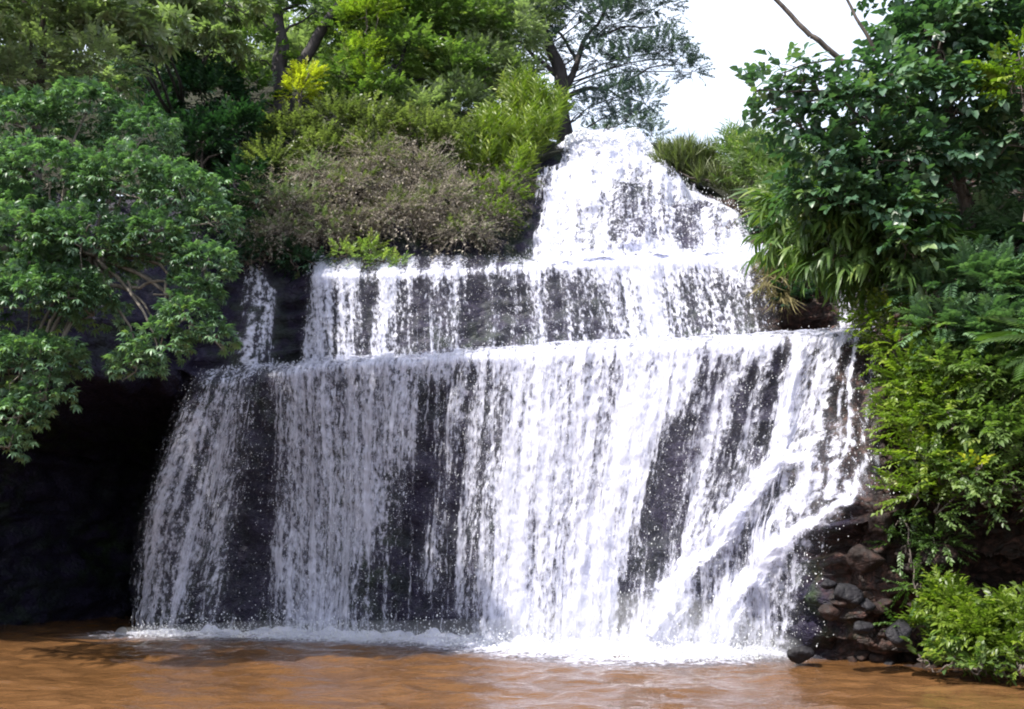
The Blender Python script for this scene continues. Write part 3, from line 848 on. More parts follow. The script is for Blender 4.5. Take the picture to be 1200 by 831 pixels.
def frames(X, Z):
    X = X / (np.linalg.norm(X, axis=1, keepdims=True) + 1e-9)
    Y = np.cross(Z, X); Y /= np.linalg.norm(Y, axis=1, keepdims=True) + 1e-9
    Z = np.cross(X, Y)
    return np.stack([X, Y, Z], -1)           # columns are axes

def plant_mesh(kind, P, X, Z, size, tint):
    """place sprigs of one kind; returns V, T, tint per vertex"""
    Fm = frames(X, Z)
    which = RNG.integers(0, 4, len(P))
    Vs, Ts, Cs, k = [], [], [], 0
    for w in range(4):
        i = np.nonzero(which == w)[0]
        if not len(i): continue
        v, t = SPRIGS[kind][w]
        V = np.einsum('nij,vj->nvi', Fm[i], v) * size[i][:, None, None] + P[i][:, None, :]
        Vs.append(V.reshape(-1, 3))
        Ts.append((t[None] + (np.arange(len(i)) * len(v))[:, None, None] + k).reshape(-1, 3))
        k += len(i) * len(v)
        tv = np.repeat(tint[i], len(v)).reshape(len(i), len(v))
        tv = tv + RNG.normal(0, .05, tv.shape)
        Cs.append(tv.ravel())
    return np.concatenate(Vs), np.concatenate(Ts), np.clip(np.concatenate(Cs), 0, 1)

def unit(n):
    v = RNG.standard_normal((n, 3))
    return v / np.linalg.norm(v, axis=1, keepdims=True)

def crown_points(clumps, n, up=.35, droop=.0, shell=.55, rand=.5, flat=.8):
    """sprig positions and headings in a set of (centre, radius) clumps"""
    C = np.array([c[0] for c in clumps]); Rr = np.array([c[1] for c in clumps], float)
    w = Rr ** 2; w /= w.sum()
    i = RNG.choice(len(C), n, p=w)
    d = unit(n)
    d[:, 2] = np.where(d[:, 2] < -.35, -d[:, 2] * .6, d[:, 2])
    d /= np.linalg.norm(d, axis=1, keepdims=True)
    rad = shell + (1 - shell) * RNG.uniform(0, 1, n) ** .6
    lump = 1 + .28 * vnoise(d * 2.1 + C[i] * 1.7, 19)
    P = C[i] + d * (Rr[i] * rad * lump)[:, None] * (1, 1, flat)
    X = d + unit(n) * rand + np.array((0, 0, up - droop))
    Z = np.array((0, 0, 1.0)) + d * .35 + unit(n) * .35
    return P, X, Z

def tube(pts, radii, sides=7):
    pts = np.asarray(pts, float)
    n = len(pts)
    tg = np.gradient(pts, axis=0); tg /= np.linalg.norm(tg, axis=1, keepdims=True) + 1e-9
    ref = np.array((0.31, 0.95, 0.05)) if abs(tg[0] @ np.array((0.31, .95, .05))) < .9 else np.array((1., 0, 0))
    a = np.cross(tg, ref); a /= np.linalg.norm(a, axis=1, keepdims=True) + 1e-9
    b = np.cross(tg, a)
    th = np.linspace(0, 2 * math.pi, sides, endpoint=False)
    V = pts[:, None] + np.asarray(radii)[:, None, None] * (np.cos(th)[None, :, None] * a[:, None] + np.sin(th)[None, :, None] * b[:, None])
    T = []
    for k in range(n - 1):
        for s in range(sides):
            p, q = k * sides + s, k * sides + (s + 1) % sides
            T += [(p, q, q + sides), (p, q + sides, p + sides)]
    return V.reshape(-1, 3), np.array(T)

def wander(pts, n, amp, seed=0):
    """resample a polyline smoothly and add small crooks"""
    pts = np.asarray(pts, float)
    t = np.linspace(0, len(pts) - 1, n)
    i = np.clip(np.floor(t).astype(int), 0, len(pts) - 2); f = (t - i)[:, None]
    g = lambda k: pts[np.clip(k, 0, len(pts) - 1)]
    q = catmull(g(i - 1), g(i), g(i + 1), g(i + 2), f)
    e = np.sin(np.linspace(0, math.pi, n))[:, None] ** .5
    no = np.stack([vnoise(np.stack([t * 1.9, t * 0 + k * 9.1, t * 0 + seed], -1), 5) for k in range(3)], -1)
    return q + no * amp * e

def limb(a, b, r0, r1, sag=.15, n=9, amp=.08, seed=0, sides=6):
    a, b = np.asarray(a, float), np.asarray(b, float)
    m = (a + b) / 2 + np.array((0, 0, sag * np.linalg.norm(b - a)))
    return tube(wander([a, m, b], n, amp, seed), np.linspace(r0, r1, n), sides)

def plant(name, label, cat, base, clumps, kind, mat, n, size, group=None, up=.35, droop=0., shell=.5, rand=.5, tint=(.45, .2),
          trunk=None, r0=.12, bark='bark_mid', limbs=True, wood='trunk', crown='crown', flat=.8, limb_r=.045, extra=()):
    root = empty(name, base)
    tag(root, label, cat, group)
    P, X, Z = crown_points(clumps, n, up, droop, shell, rand, flat)
    sz = RNG.uniform(size[0], size[1], n)
    # tint varies from clump to clump of leaves as well as leaf by leaf
    tn = tint[0] + tint[1] * RNG.standard_normal(n) + .16 * vnoise(P * 1.1, 13)
    V, T, tv = plant_mesh(kind, P, X, Z, sz, tn)
    mesh_obj(crown, V, T, M[mat], root, attrs={'tint': tv})
    parts = []
    tr = trunk if trunk is not None else [base, np.mean([c[0] for c in clumps], axis=0)]
    m = max(6, 4 * len(tr))
    tp = wander(tr, m, .06, len(label))
    parts.append(tube(tp, np.linspace(r0, r0 * .35, m), 8))
    if limbs:
        for q, (c, r) in enumerate(clumps):
            j = int(np.argmin(np.linalg.norm(tp - (np.asarray(c) - (0, 0, r * .8)), axis=1)))
            j = max(1, min(j, m - 1))
            parts.append(limb(tp[j], c, min(limb_r, r0 * .6), .012, .08, 8, .12, q + 3))
            for w in range(3):
                e = np.asarray(c) + unit(1)[0] * r * .8
                parts.append(limb(c, e, .014, .005, .05, 5, .05, q + w, 4))
    V, T = join(parts)
    mesh_obj(wood, V, T, M[bark], root, smooth=True)
    for (nm, V, T, mt) in extra:
        mesh_obj(nm, V, T, M[mt], root, smooth=True)
    return root

def cl(*items):
    return [(at(x, y, Y), r) for x, y, Y, r in items]

def ground_at(x, y, Y):
    return at(x, y, Y)

# ------------------------------------------------------------------ left bank
b1 = [limb(at(60, 350, 14.6), at(150, 340, 14.2), .05, .03, .05, 10, .1, 1), limb(at(150, 338, 14.2), at(195, 330, 14.0), .03, .02, .02, 8, .05, 2),
      limb(at(150, 330, 14.2), at(182, 372, 14.0), .026, .012, -.02, 8, .08, 3), limb(at(195, 330, 14.0), at(193, 385, 13.9), .024, .010, .0, 8, .06, 4),
      limb(at(180, 345, 14.0), at(245, 345, 13.9), .016, .008, .0, 7, .04, 5), limb(at(193, 380, 13.9), at(170, 405, 13.8), .014, .006, .0, 7, .04, 6)]
bv, bt = join(b1)
plant('overhanging_tree', 'large tree overhanging the black hollow left of the waterfall, with whorled green leaves', 'tree', (-10.3, 15.2, 5.2),
      cl((30, 150, 14.6, .75), (100, 135, 14.8, .7), (165, 165, 14.9, .65), (60, 215, 14.2, .85), (140, 225, 14.2, .8), (215, 235, 14.3, .65), (245, 262, 14.2, .45), (130, 325, 14.5, .35), (55, 320, 14.0, .5), (110, 370, 14.0, .4), (200, 300, 14.3, .4), (20, 255, 14.3, .6),
         (25, 290, 13.8, .8), (95, 290, 13.8, .75), (175, 285, 14.0, .6), (240, 315, 14.0, .5), (35, 360, 13.6, .7), (80, 350, 13.7, .55), (225, 375, 13.8, .42), (185, 408, 13.7, .4),
         (235, 345, 13.9, .35), (250, 398, 13.8, .28), (160, 432, 13.8, .35), (25, 430, 13.4, .6), (65, 425, 13.5, .4), (15, 490, 13.2, .45), (50, 470, 13.3, .35), (10, 525, 13.2, .25),
         (-60, 200, 14.2, .9), (-60, 330, 13.8, .9), (-70, 440, 13.4, .8), (-140, 300, 14.2, 1.0), (-150, 400, 13.8, .8), (-210, 330, 14.2, .9)),
      'palmate', 'leaf_cool', 11500, (.12, .215), up=.15, tint=(.5, .22), trunk=[(-13.2, 16.6, 4.2), (-11.4, 15.8, 5.2), (-9.4, 15.0, 5.7), (-7.6, 14.6, 6.2), (-6.4, 14.4, 6.0)], r0=.22, bark='bark_pale', limb_r=.04,
      extra=[('branch', bv, bt, 'bark_pale')], flat=.78)

plant('added_shade_tree', 'tall tree on the left bank whose high crown shades the left side of the falls', 'tree', (-13.0, 16.5, 6.0),  # added out-of-view tree; its clumps are placed to block sun from the left falls
      [(np.array(c), r) for c, r in (((-11.0, 13.7, 12.0), .95), ((-9.6, 14.0, 12.2), .95), ((-10.6, 14.7, 11.6), .9), ((-8.2, 14.2, 12.6), .95), ((-7.0, 14.5, 12.7), .8), ((-12.2, 13.5, 11.4), .95), ((-9.0, 15.0, 12.2), .8), ((-12.4, 14.6, 10.8), .9))],
      'oval', 'leaf_mid', 1700, (.42, .62), trunk=[(-13, 16.5, 5.6), (-12.8, 16, 8.5), (-12, 14.9, 10.8), (-10.6, 14.2, 12)], r0=.3, shell=.3)
plant('leafy_tree', 'tall grey-green tree filling the top left corner above the overhanging tree', 'tree', at(40, 330, 18.4),
      cl((20, 20, 17.5, 1.0), (80, 30, 17.6, .95), (40, 80, 17.2, .85), (110, 85, 17.4, .7), (10, 110, 17.0, .8), (-60, 40, 17, 1.2), (-50, 110, 17, 1.0), (60, -30, 17.5, 1.1), (-30, -40, 17.5, 1.2), (-130, 150, 17.5, 1.4), (-170, 50, 18, 1.5), (-220, 180, 17.5, 1.4), (-300, 120, 18, 1.4)),
      'oval', 'leaf_grey', 4000, (.26, .42), trunk=[at(40, 330, 18.4), at(45, 150, 18), at(50, 20, 17.6)], r0=.14, tint=(.5, .22))
for lb, sp in (
        ('far grey-green tree on the hill behind the tree filling the top left corner', [(40, 120, 28, 1.6), (90, 70, 29, 1.7), (120, 130, 27.5, 1.3), (10, 60, 29, 1.8)]),
        ('far grey-green tree on the hill behind the slender layered tree', [(180, 110, 27.5, 1.3), (215, 60, 29, 1.6), (250, 110, 27.5, 1.2), (235, 15, 30, 1.6)]),
        ('far grey-green tree on the hill behind the dark forked trunk', [(300, 60, 28.5, 1.3), (350, 90, 28, 1.2), (345, 20, 30, 1.6), (290, 110, 27.5, 1.1), (395, 60, 28.5, 1.3), (390, 120, 27, 1.0)]),
        ('far grey-green tree on the hill behind the green leafy tree', [(440, 90, 28.5, 1.3), (500, 60, 29, 1.4), (540, 110, 28, 1.0), (470, 140, 27, 1.0), (555, 60, 29, 1.1), (460, 20, 30, 1.5), (420, 130, 27, .9), (590, 120, 28, .7)])):
    plant('hill_tree', lb, 'tree', at(sp[0][0], sp[0][1] + 110, sp[0][2] + .5), cl(*sp), 'oval', 'leaf_grey', 300 * len(sp), (.42, .7), group='far trees on the hill at top left', r0=.12, bark='bark_dark', tint=(.58, .22), shell=.3)
plant('layered_tree', 'slender tree with pale flat layers of leaves beside the thin dark stem at top left', 'tree', at(195, 190, 22.5),
      cl((130, 40, 17.8, .5), (100, 28, 17.6, .45), (165, 52, 18, .45), (150, 25, 18, .5), (190, 35, 18.6, .4), (215, 20, 21.5, .8), (250, 60, 21.6, .7), (175, 0, 21.3, .9), (265, 5, 21.8, .8)),
      'palmate', 'leaf_grey', 900, (.32, .5), flat=.35, trunk=[at(208, 190, 22.2), at(211, 60, 22.0), at(214, -40, 21.8)], r0=.11, bark='bark_dark', tint=(.6, .2))
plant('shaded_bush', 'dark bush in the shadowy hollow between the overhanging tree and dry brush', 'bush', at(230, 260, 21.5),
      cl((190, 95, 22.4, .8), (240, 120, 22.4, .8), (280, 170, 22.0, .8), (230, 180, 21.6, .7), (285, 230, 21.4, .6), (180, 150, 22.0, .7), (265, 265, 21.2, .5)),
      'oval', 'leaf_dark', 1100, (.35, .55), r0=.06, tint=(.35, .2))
plant('forked_tree', 'tree with a thick dark forked trunk rising out of the frame above the dry brush', 'tree', at(330, 140, 23.5),
      cl((285, 15, 23.0, .7), (300, 70, 23.2, .6), (375, 15, 23.6, .7), (440, -30, 23.6, 1.2), (330, -60, 23.6, 1.4), (380, -80, 23.4, 1.2), (260, -50, 23.2, 1.2), (300, 115, 22.9, .45)),
      'oval', 'leaf_mid', 1000, (.36, .56), trunk=[at(332, 135, 23.4), at(330, 80, 23.4), at(328, 30, 23.4), at(318, -60, 23.4)], r0=.27, bark='bark_dark',
      extra=[('limb', *limb(at(333, 95, 23.3), at(425, -30, 23.2), .17, .10, -.05, 12, .15, 4, 8), 'bark_dark')], tint=(.55, .2))
plant('small_bush', 'small bright yellow bush just right of the dark forked trunk', 'bush', at(350, 130, 22.0),
      cl((356, 98, 22.0, .28), (350, 112, 22.0, .26), (362, 88, 22.0, .18)), 'small', 'leaf_yellow', 170, (.25, .38), r0=.025, tint=(.5, .2), limb_r=.015)
plant('green_tree', 'green leafy tree between the forked trunk and the tall tree at the top', 'tree', at(440, 190, 24),
      cl((420, 40, 23.6, .8), (470, 75, 23.4, .9), (450, 20, 24, .9), (500, 30, 24.2, 1.0), (520, 90, 23.6, .8), (410, 95, 23, .6), (445, 120, 22.9, .6), (550, 40, 24.6, 1.0), (500, -30, 24.4, 1.2)),
      'oval', 'leaf_fresh', 2000, (.34, .52), r0=.14, tint=(.45, .25), bark='bark_dark')
plant('lime_sapling', 'yellow-green sapling hanging over the green tree at the top of the photo', 'sapling', at(425, 150, 22.4),
      cl((428, 20, 22.6, .4), (425, 65, 22.5, .3), (432, 90, 22.4, .22), (445, 10, 22.6, .35)), 'small', 'leaf_lime', 330, (.3, .45), r0=.03, tint=(.55, .2), limb_r=.02)
plant('bushy_tree', 'pale bushy tree leaning out toward the tall tree above the reeds', 'tree', at(570, 170, 25.5),
      cl((560, 85, 24.5, .8), (590, 50, 25, .9), (600, 95, 24.8, .6), (540, 130, 23.6, .7), (610, 15, 25.5, .8), (500, 140, 23.2, .6)),
      'oval', 'leaf_grey', 1150, (.34, .5), r0=.11, tint=(.6, .2))
plant('olive_bush', 'olive bush on the slope above the dry brush, left of the reeds', 'bush', at(470, 215, 22.2),
      cl((400, 150, 22, .55), (440, 160, 22, .6), (490, 165, 22, .6), (380, 185, 21.6, .5), (345, 165, 22, .5), (530, 175, 22, .5), (320, 200, 21.4, .45), (430, 190, 21.6, .5)),
      'small', 'leaf_olive', 1300, (.36, .56), r0=.05, tint=(.45, .22), limb_r=.02)

def dry_bush(name, label, spots, n, size, tint=(.5, .22), leaves=('leaf_olive', 350)):
    base = at(*spots[0][:3]); base[2] -= .3
    root = empty(name, base); tag(root, label, 'bush')
    C = [(at(x, y, Y), r) for x, y, Y, r in spots]
    P, X, Z = crown_points(C, n, up=-.15, droop=.35, shell=.35, rand=.7)
    tn = tint[0] + tint[1] * RNG.standard_normal(n)
    V, T, tv = plant_mesh('twig', P, X, Z, RNG.uniform(*size, n), tn)
    mesh_obj('twigs', V, T, M['twig'], root, attrs={'tint': tv})
    m = leaves[1]
    P, X, Z = crown_points(C, m, up=.1, shell=.6, rand=.7)
    V, T, tv = plant_mesh('small', P, X, Z, RNG.uniform(.2, .36, m), .4 + .2 * RNG.standard_normal(m))
    mesh_obj('leaves', V, T, M[leaves[0]], root, attrs={'tint': tv})
    return root
dry_bush('dry_brush', 'greyish tangle of dry brush hanging over the ledge left of the upper cascade',
         [(470, 260, 20.8, .7), (420, 230, 21, .7), (520, 245, 20.9, .65), (450, 200, 21.3, .6), (545, 280, 20.5, .5), (500, 210, 21.4, .6), (420, 270, 20.7, .5)], 2000, (.45, .8), leaves=('leaf_olive', 900))
dry_bush('dry_brush', 'paler greenish dry brush drooping above the black gap beside the middle step',
         [(350, 250, 20.8, .6), (330, 280, 20.5, .5), (375, 215, 21.2, .55), (380, 275, 20.6, .5), (315, 235, 21, .4)], 1100, (.4, .7), leaves=('leaf_grey', 800))
dry_bush('rusty_brush', 'rusty brown bush on the bank at the left edge of the upper cascade',
         [(590, 235, 21.3, .5), (575, 260, 20.9, .45), (605, 215, 21.8, .4), (597, 255, 21.0, .2), (560, 225, 21.4, .4)], 650, (.3, .55), tint=(.3, .2), leaves=('leaf_lime', 420))

def reeds(name, label, cat, spots, kind, mat, n, size, group=None, tint=(.5, .22), lean=.25, upright=1.4):
    base = at(*spots[0][:3])
    root = empty(name, base); tag(root, label, cat, group)
    C = np.array([at(x, y, Y) for x, y, Y, r in spots]); Rr = np.array([s[3] for s in spots])
    i = RNG.choice(len(C), n, p=Rr ** 2 / (Rr ** 2).sum())
    d = unit(n); P = C[i] + d * (Rr[i] * RNG.uniform(.2, 1, n))[:, None]
    X = np.array((0, 0, upright)) + d * .45 + unit(n) * lean
    V, T, tv = plant_mesh(kind, P, X, unit(n), RNG.uniform(*size, n), tint[0] + tint[1] * RNG.standard_normal(n))
    mesh_obj('leaves', V, T, M[mat], root, attrs={'tint': tv})
    parts = []
    for k in range(14):
        a = base + np.array((RNG.normal(0, .15), RNG.normal(0, .15), -.5))
        parts.append(limb(a, C[k % len(C)] + unit(1)[0] * Rr[k % len(C)] * .6, .018, .006, .02, 6, .04, k, 4))
    V, T = join(parts)
    mesh_obj('stems', V, T, M['bark_mid'], root, smooth=True)
    return root
reeds('reed_clump', 'bright yellow-green reed clump standing against the left side of the upper cascade', 'reeds',
      [(600, 180, 22.3, .6), (630, 165, 22.6, .5), (640, 140, 22.9, .45), (575, 175, 22.2, .55), (615, 140, 22.8, .5), (622, 178, 22.6, .3), (560, 195, 21.8, .4), (603, 205, 22.0, .35), (605, 120, 23, .35)], 'cane', 'leaf_lime', 1250, (.4, .75))
plant('ledge_plant', 'bright green leafy plant on the ledge at the left end of the middle curtain', 'plant', at(420, 322, 20.2),
      cl((405, 300, 20.0, .22), (425, 305, 19.9, .24), (450, 310, 19.9, .2), (435, 295, 20.1, .2), (470, 314, 19.9, .12)), 'oval', 'leaf_fresh', 130, (.2, .3), r0=.02, limb_r=.012, tint=(.8, .2))
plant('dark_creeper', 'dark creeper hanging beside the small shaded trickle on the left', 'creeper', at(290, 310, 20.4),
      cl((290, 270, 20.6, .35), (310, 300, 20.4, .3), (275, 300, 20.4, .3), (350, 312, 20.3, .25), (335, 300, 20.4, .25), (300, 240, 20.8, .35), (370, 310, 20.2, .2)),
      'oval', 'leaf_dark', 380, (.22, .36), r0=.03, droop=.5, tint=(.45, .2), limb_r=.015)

# ------------------------------------------------------------------ tall tree behind the crest
tt = [at(668, 190, 27), at(658, 130, 27), at(655, 85, 27), at(640, 40, 27.2), at(622, -20, 27.4)]
lim = [limb(at(657, 110, 27), at(690, 40, 26.8), .13, .06, -.02, 10, .12, 1), limb(at(690, 40, 26.8), at(730, -20, 26.6), .06, .03, .0, 9, .1, 2), limb(at(656, 120, 27), at(720, 100, 26.4), .11, .04, .12, 10, .12, 3),
       limb(at(720, 100, 26.4), at(800, 75, 26.2), .04, .012, .05, 9, .1, 4), limb(at(655, 90, 27), at(600, 45, 27), .09, .03, .03, 9, .1, 5), limb(at(675, 70, 26.9), at(640, 20, 27), .06, .03, 0, 8, .1, 6),
       limb(at(690, 45, 26.8), at(770, 30, 26.3), .05, .014, .06, 9, .1, 7), limb(at(700, 105, 26.6), at(760, 125, 26.2), .035, .01, .04, 8, .1, 8)]
lv, lt = join(lim)
plant('tall_tree', 'tall spreading tree with dark forked trunk standing against the sky behind the crest', 'tree', at(668, 190, 27),
      cl((610, 25, 27, 1.0), (640, 60, 27, .7), (680, 15, 27, .9), (720, 30, 26.6, .9), (760, 10, 26.4, .9), (700, 70, 26.8, .7), (740, 75, 26.4, .75), (775, 60, 26.2, .6), (810, 85, 26.2, .35), (795, 70, 26.2, .4), (720, 115, 26.3, .6),
         (755, 120, 26.2, .55), (690, 130, 26.5, .55), (735, 140, 26.2, .45), (640, 10, 27, .8), (580, 10, 27.4, .9), (720, -40, 26.6, 1.1), (660, -50, 27, 1.2), (770, -30, 26.4, .8)),
      'small', 'leaf_blue', 3800, (.30, .48), trunk=tt, r0=.30, bark='bark_dark', tint=(.5, .2), shell=.15, extra=[('branches', lv, lt, 'bark_dark')], limb_r=.03)
plant('lime_tree_top', 'light yellow-green treetop left of the tall tree at the top edge', 'tree', at(590, 170, 28.5),
      cl((585, 5, 28.4, .8), (625, 12, 28, .7), (560, -20, 28.6, .9), (600, 45, 28.4, .5)), 'small', 'leaf_lime', 520, (.4, .6), r0=.1, tint=(.4, .2))
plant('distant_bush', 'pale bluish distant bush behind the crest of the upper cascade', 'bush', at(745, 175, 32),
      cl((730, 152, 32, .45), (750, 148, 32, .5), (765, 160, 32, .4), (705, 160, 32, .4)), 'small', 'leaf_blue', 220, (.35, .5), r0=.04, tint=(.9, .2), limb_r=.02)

# ------------------------------------------------------------------ right of the crest
reeds('grass_clump', 'brownish clump of long dry grass at the right edge of the upper cascade', 'grass clump',
      [(800, 190, 22.2, .45), (780, 195, 22.3, .3), (815, 196, 22.2, .35), (800, 203, 22.2, .25), (830, 192, 22.2, .25), (822, 212, 21.9, .2), (842, 216, 21.8, .2), (858, 222, 21.6, .18)], 'blade', 'leaf_olive', 620, (.32, .6), tint=(.35, .25), upright=1.0)
reeds('straw_tuft', 'straw coloured tuft of dry grass drooping over the right end of the middle curtain', 'grass clump',
      [(903, 305, 18.0, .2), (912, 320, 17.9, .2), (898, 330, 17.9, .15), (915, 345, 17.9, .15)], 'blade', 'straw', 110, (.3, .5), upright=-.5)
reeds('bamboo_bush', 'fresh green feathery bush right of the dry grass beside the upper cascade', 'bush',
      [(872, 180, 21.6, .42), (872, 208, 21.5, .25), (890, 195, 21.0, .55), (900, 205, 21.0, .42), (910, 230, 20.5, .45), (862, 178, 22.0, .3), (925, 200, 20.5, .5), (908, 252, 20.2, .35), (930, 240, 20, .4)], 'cane', 'leaf_fresh', 1200, (.34, .56), tint=(.6, .22), upright=.7, lean=.5)
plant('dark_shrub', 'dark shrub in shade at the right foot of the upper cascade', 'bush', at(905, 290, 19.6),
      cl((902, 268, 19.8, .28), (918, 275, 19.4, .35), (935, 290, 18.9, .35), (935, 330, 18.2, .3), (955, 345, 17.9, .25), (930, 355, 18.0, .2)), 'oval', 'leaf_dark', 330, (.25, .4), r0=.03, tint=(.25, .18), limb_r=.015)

# ------------------------------------------------------------------ right bank
rb = [limb(at(990, 76, 13.4), at(950, 42, 13.3), .045, .040, .03, 8, .03, 1), limb(at(950, 42, 13.3), at(893, -14, 13.2), .040, .030, .02, 8, .03, 2)]
rbv, rbt = join(rb)
r2v, r2t = limb(at(1030, 66, 13.5), at(980, -14, 13.3), .032, .016, .03, 10, .05, 5)
tw = [limb(at(1000, 80, 13.4), at(925, 110, 13.2), .014, .004, .05, 8, .05, 6, 4), limb(at(985, 90, 13.4), at(880, 118, 13.2), .014, .004, .08, 9, .06, 7, 4), limb(at(990, 100, 13.4), at(915, 75, 13.2), .012, .004, .02, 8, .05, 8, 4)]
tv_, tt_ = join(tw)
plant('broadleaf_tree', 'large broad-leaved tree leaning from the right bank over the water', 'tree', at(1170, 400, 15.0),
      cl((1000, 130, 13.4, .55), (1050, 110, 13.6, .65), (1100, 60, 13.8, .8), (1150, 20, 14, .9), (1085, 35, 13.8, .42), (1190, 80, 13.8, .8), (1120, 130, 13.6, .7), (1030, 190, 13.4, .6), (970, 190, 13.4, .45),
         (1080, 190, 13.5, .6), (990, 240, 13.5, .5), (1050, 250, 13.4, .5), (940, 150, 13.3, .35), (1180, 170, 13.6, .7), (1130, 215, 13.8, .5), (950, 235, 13.7, .35), (1060, 290, 13.3, .35),
         (920, 85, 13.2, .2), (890, 105, 13.2, .16), (905, 130, 13.2, .18), (940, 95, 13.2, .2), (960, 110, 13.3, .25), (1250, 40, 14, 1.0), (1250, 150, 13.8, .9), (1330, 220, 14, 1.1), (1420, 160, 14.2, 1.2), (1300, 290, 13.6, .8), (1430, 300, 13.4, 1.1), (1520, 240, 13, 1.2),  (1100, -40, 14, 1.0), (1190, -60, 14, 1.0)),
      'broad', 'leaf_broad', 4600, (.24, .38), trunk=[at(1165, 420, 14.9), at(1140, 300, 14.4), at(1120, 200, 14.2), at(1100, 60, 14.0)], r0=.15, bark='bark_mid', droop=.5, tint=(.5, .25), limb_r=.03,
      extra=[('bare_branch', rbv, rbt, 'bark_mid'), ('thin_branch', r2v, r2t, 'bark_mid'), ('twigs', tv_, tt_, 'bark_dark')], shell=.3)
plant('pale_sapling', 'light green sapling at the upper right edge in front of the broad-leaved tree', 'sapling', at(1200, 260, 12.9),
      cl((1190, 95, 12.8, .25), (1200, 110, 12.8, .25), (1195, 70, 12.8, .2)), 'oval', 'leaf_lime', 60, (.3, .42), r0=.02, tint=(.3, .2), limb_r=.012)
plant('drooping_shrub', 'shrub of long narrow drooping leaves hanging over the thin trickle on the right', 'bush', at(1040, 330, 15.2),
      cl((1000, 265, 14.2, .4), (960, 270, 14.4, .35), (1040, 285, 14.0, .4), (980, 300, 14.2, .3), (1020, 320, 14.0, .28), (1060, 320, 13.8, .25), (935, 255, 14.8, .35), (925, 285, 14.9, .25), (1075, 290, 13.9, .3)),
      'lance', 'leaf_mid', 460, (.4, .6), r0=.05, droop=.55, tint=(.6, .22), limb_r=.02)
right_plants = [
    ('hanging_vine', 'bright hanging vine on the left edge of the right bank above the rocks', [(1040, 380, 14.0, .3), (1055, 410, 13.8, .28), (1070, 450, 13.5, .3), (1080, 500, 13.2, .3), (1085, 540, 13.1, .3), (1075, 580, 13.1, .22), (1060, 490, 13.5, .2), (1100, 470, 13.1, .3)], 'small', 'leaf_lime', 620, (.3, .45), (.35, .22)),
    ('fern_bank', 'cool green bush of narrow leaves covering the upper right bank', [(1090, 350, 13.6, .4), (1130, 335, 13.4, .45), (1170, 345, 13.2, .5), (1110, 390, 13.3, .4), (1160, 395, 13.0, .45), (1195, 400, 12.8, .4), (1230, 350, 13, .6), (1170, 270, 14.4, .5), (1205, 285, 14.0, .5), (1130, 290, 14.4, .4), (1200, 235, 15.0, .6), (1150, 225, 15.4, .6)], 'pinnate', 'leaf_cool', 1700, (.27, .45), (.45, .2)),
    ('leafy_vine', 'thick leafy vine in the middle of the right bank below the narrow-leaved bush', [(1110, 440, 13.1, .35), (1150, 450, 12.9, .4), (1190, 460, 12.7, .4), (1120, 500, 12.9, .35), (1165, 510, 12.7, .4), (1200, 530, 12.5, .35), (1240, 480, 12.5, .5), (1310, 470, 12.2, .7), (1400, 470, 11.6, .8), (1330, 380, 12.6, .8), (1500, 430, 11.2, .9)], 'oval', 'leaf_fresh', 2100, (.22, .36), (.55, .22)),
    ('trailing_vine', 'vine trailing down over the dark hollow on the right bank', [(1100, 560, 12.9, .25), (1135, 560, 12.7, .28), (1175, 565, 12.5, .28), (1095, 600, 12.9, .16), (1150, 590, 12.6, .18), (1200, 585, 12.4, .22), (1270, 580, 12.2, .4), (1340, 600, 11.8, .5), (1420, 590, 11.2, .6), (1500, 580, 10.8, .7)], 'small', 'leaf_fresh', 1000, (.3, .42), (.4, .22)),
]
for nm, lb, sp, kd, mt, n_, sz, tn in right_plants:
    plant(nm, lb, 'bush' if nm == 'fern_bank' else 'vine', at(sp[0][0], sp[0][1] + 10, sp[0][2] + .5), cl(*sp), kd, mt, n_, sz, r0=.03, droop=.35, tint=tn, limb_r=.014, wood='stems', crown='leaves')
# lower right shrubs by the water
low_plants = [
    ('waterside_shrub', 'sunlit yellow-green shrub at the waterline beside the rocks', [(1110, 724, 12.8, .16), (1122, 712, 12.8, .15), (1112, 744, 12.5, .16), (1098, 700, 13.0, .12), (1094, 738, 12.7, .11)], .55),
    ('waterside_shrub', 'tallest sunlit shrub in the middle of the lower right bank', [(1140, 727, 12.5, .22), (1135, 750, 12.4, .18), (1155, 712, 12.6, .16), (1160, 755, 12.2, .18), (1130, 772, 12.2, .1)], .7),
    ('waterside_shrub', 'sunlit shrub cut by the right edge of the photo at the waterline', [(1190, 726, 12.3, .22), (1180, 750, 12.1, .22), (1200, 740, 12.0, .22), (1230, 735, 11.9, .3), (1300, 740, 11.6, .35), (1370, 760, 11.0, .4), (1440, 770, 10.4, .45), (1185, 777, 11.8, .14)], .6),
]
for nm, lb, sp, tn in low_plants:
    plant(nm, lb, 'bush', at(sp[0][0], 770, sp[0][2] + .1), [(c + unit(1)[0] * .2, r * RNG.uniform(.45, .95)) for c, r in cl(*sp) for _ in range(2)], 'oval', 'leaf_lime', int(110 * len(sp)), (.12, .27), group='shrubs along the lower right waterline', r0=.02, tint=(tn - .3, .22), limb_r=.01, wood='stems', up=.35, rand=.9, shell=.2)
plant('bank_herb', 'low broad-leaved herb at the waterline under the tallest sunlit shrub', 'plant', at(1100, 785, 12.3),
      cl((1080, 775, 12.4, .12), (1115, 778, 12.2, .12), (1150, 782, 12.0, .13), (1175, 786, 11.9, .1)), 'broad', 'leaf_fresh', 46, (.14, .26), r0=.01, tint=(.5, .3), limb_r=.006, wood='stems', crown='leaves')
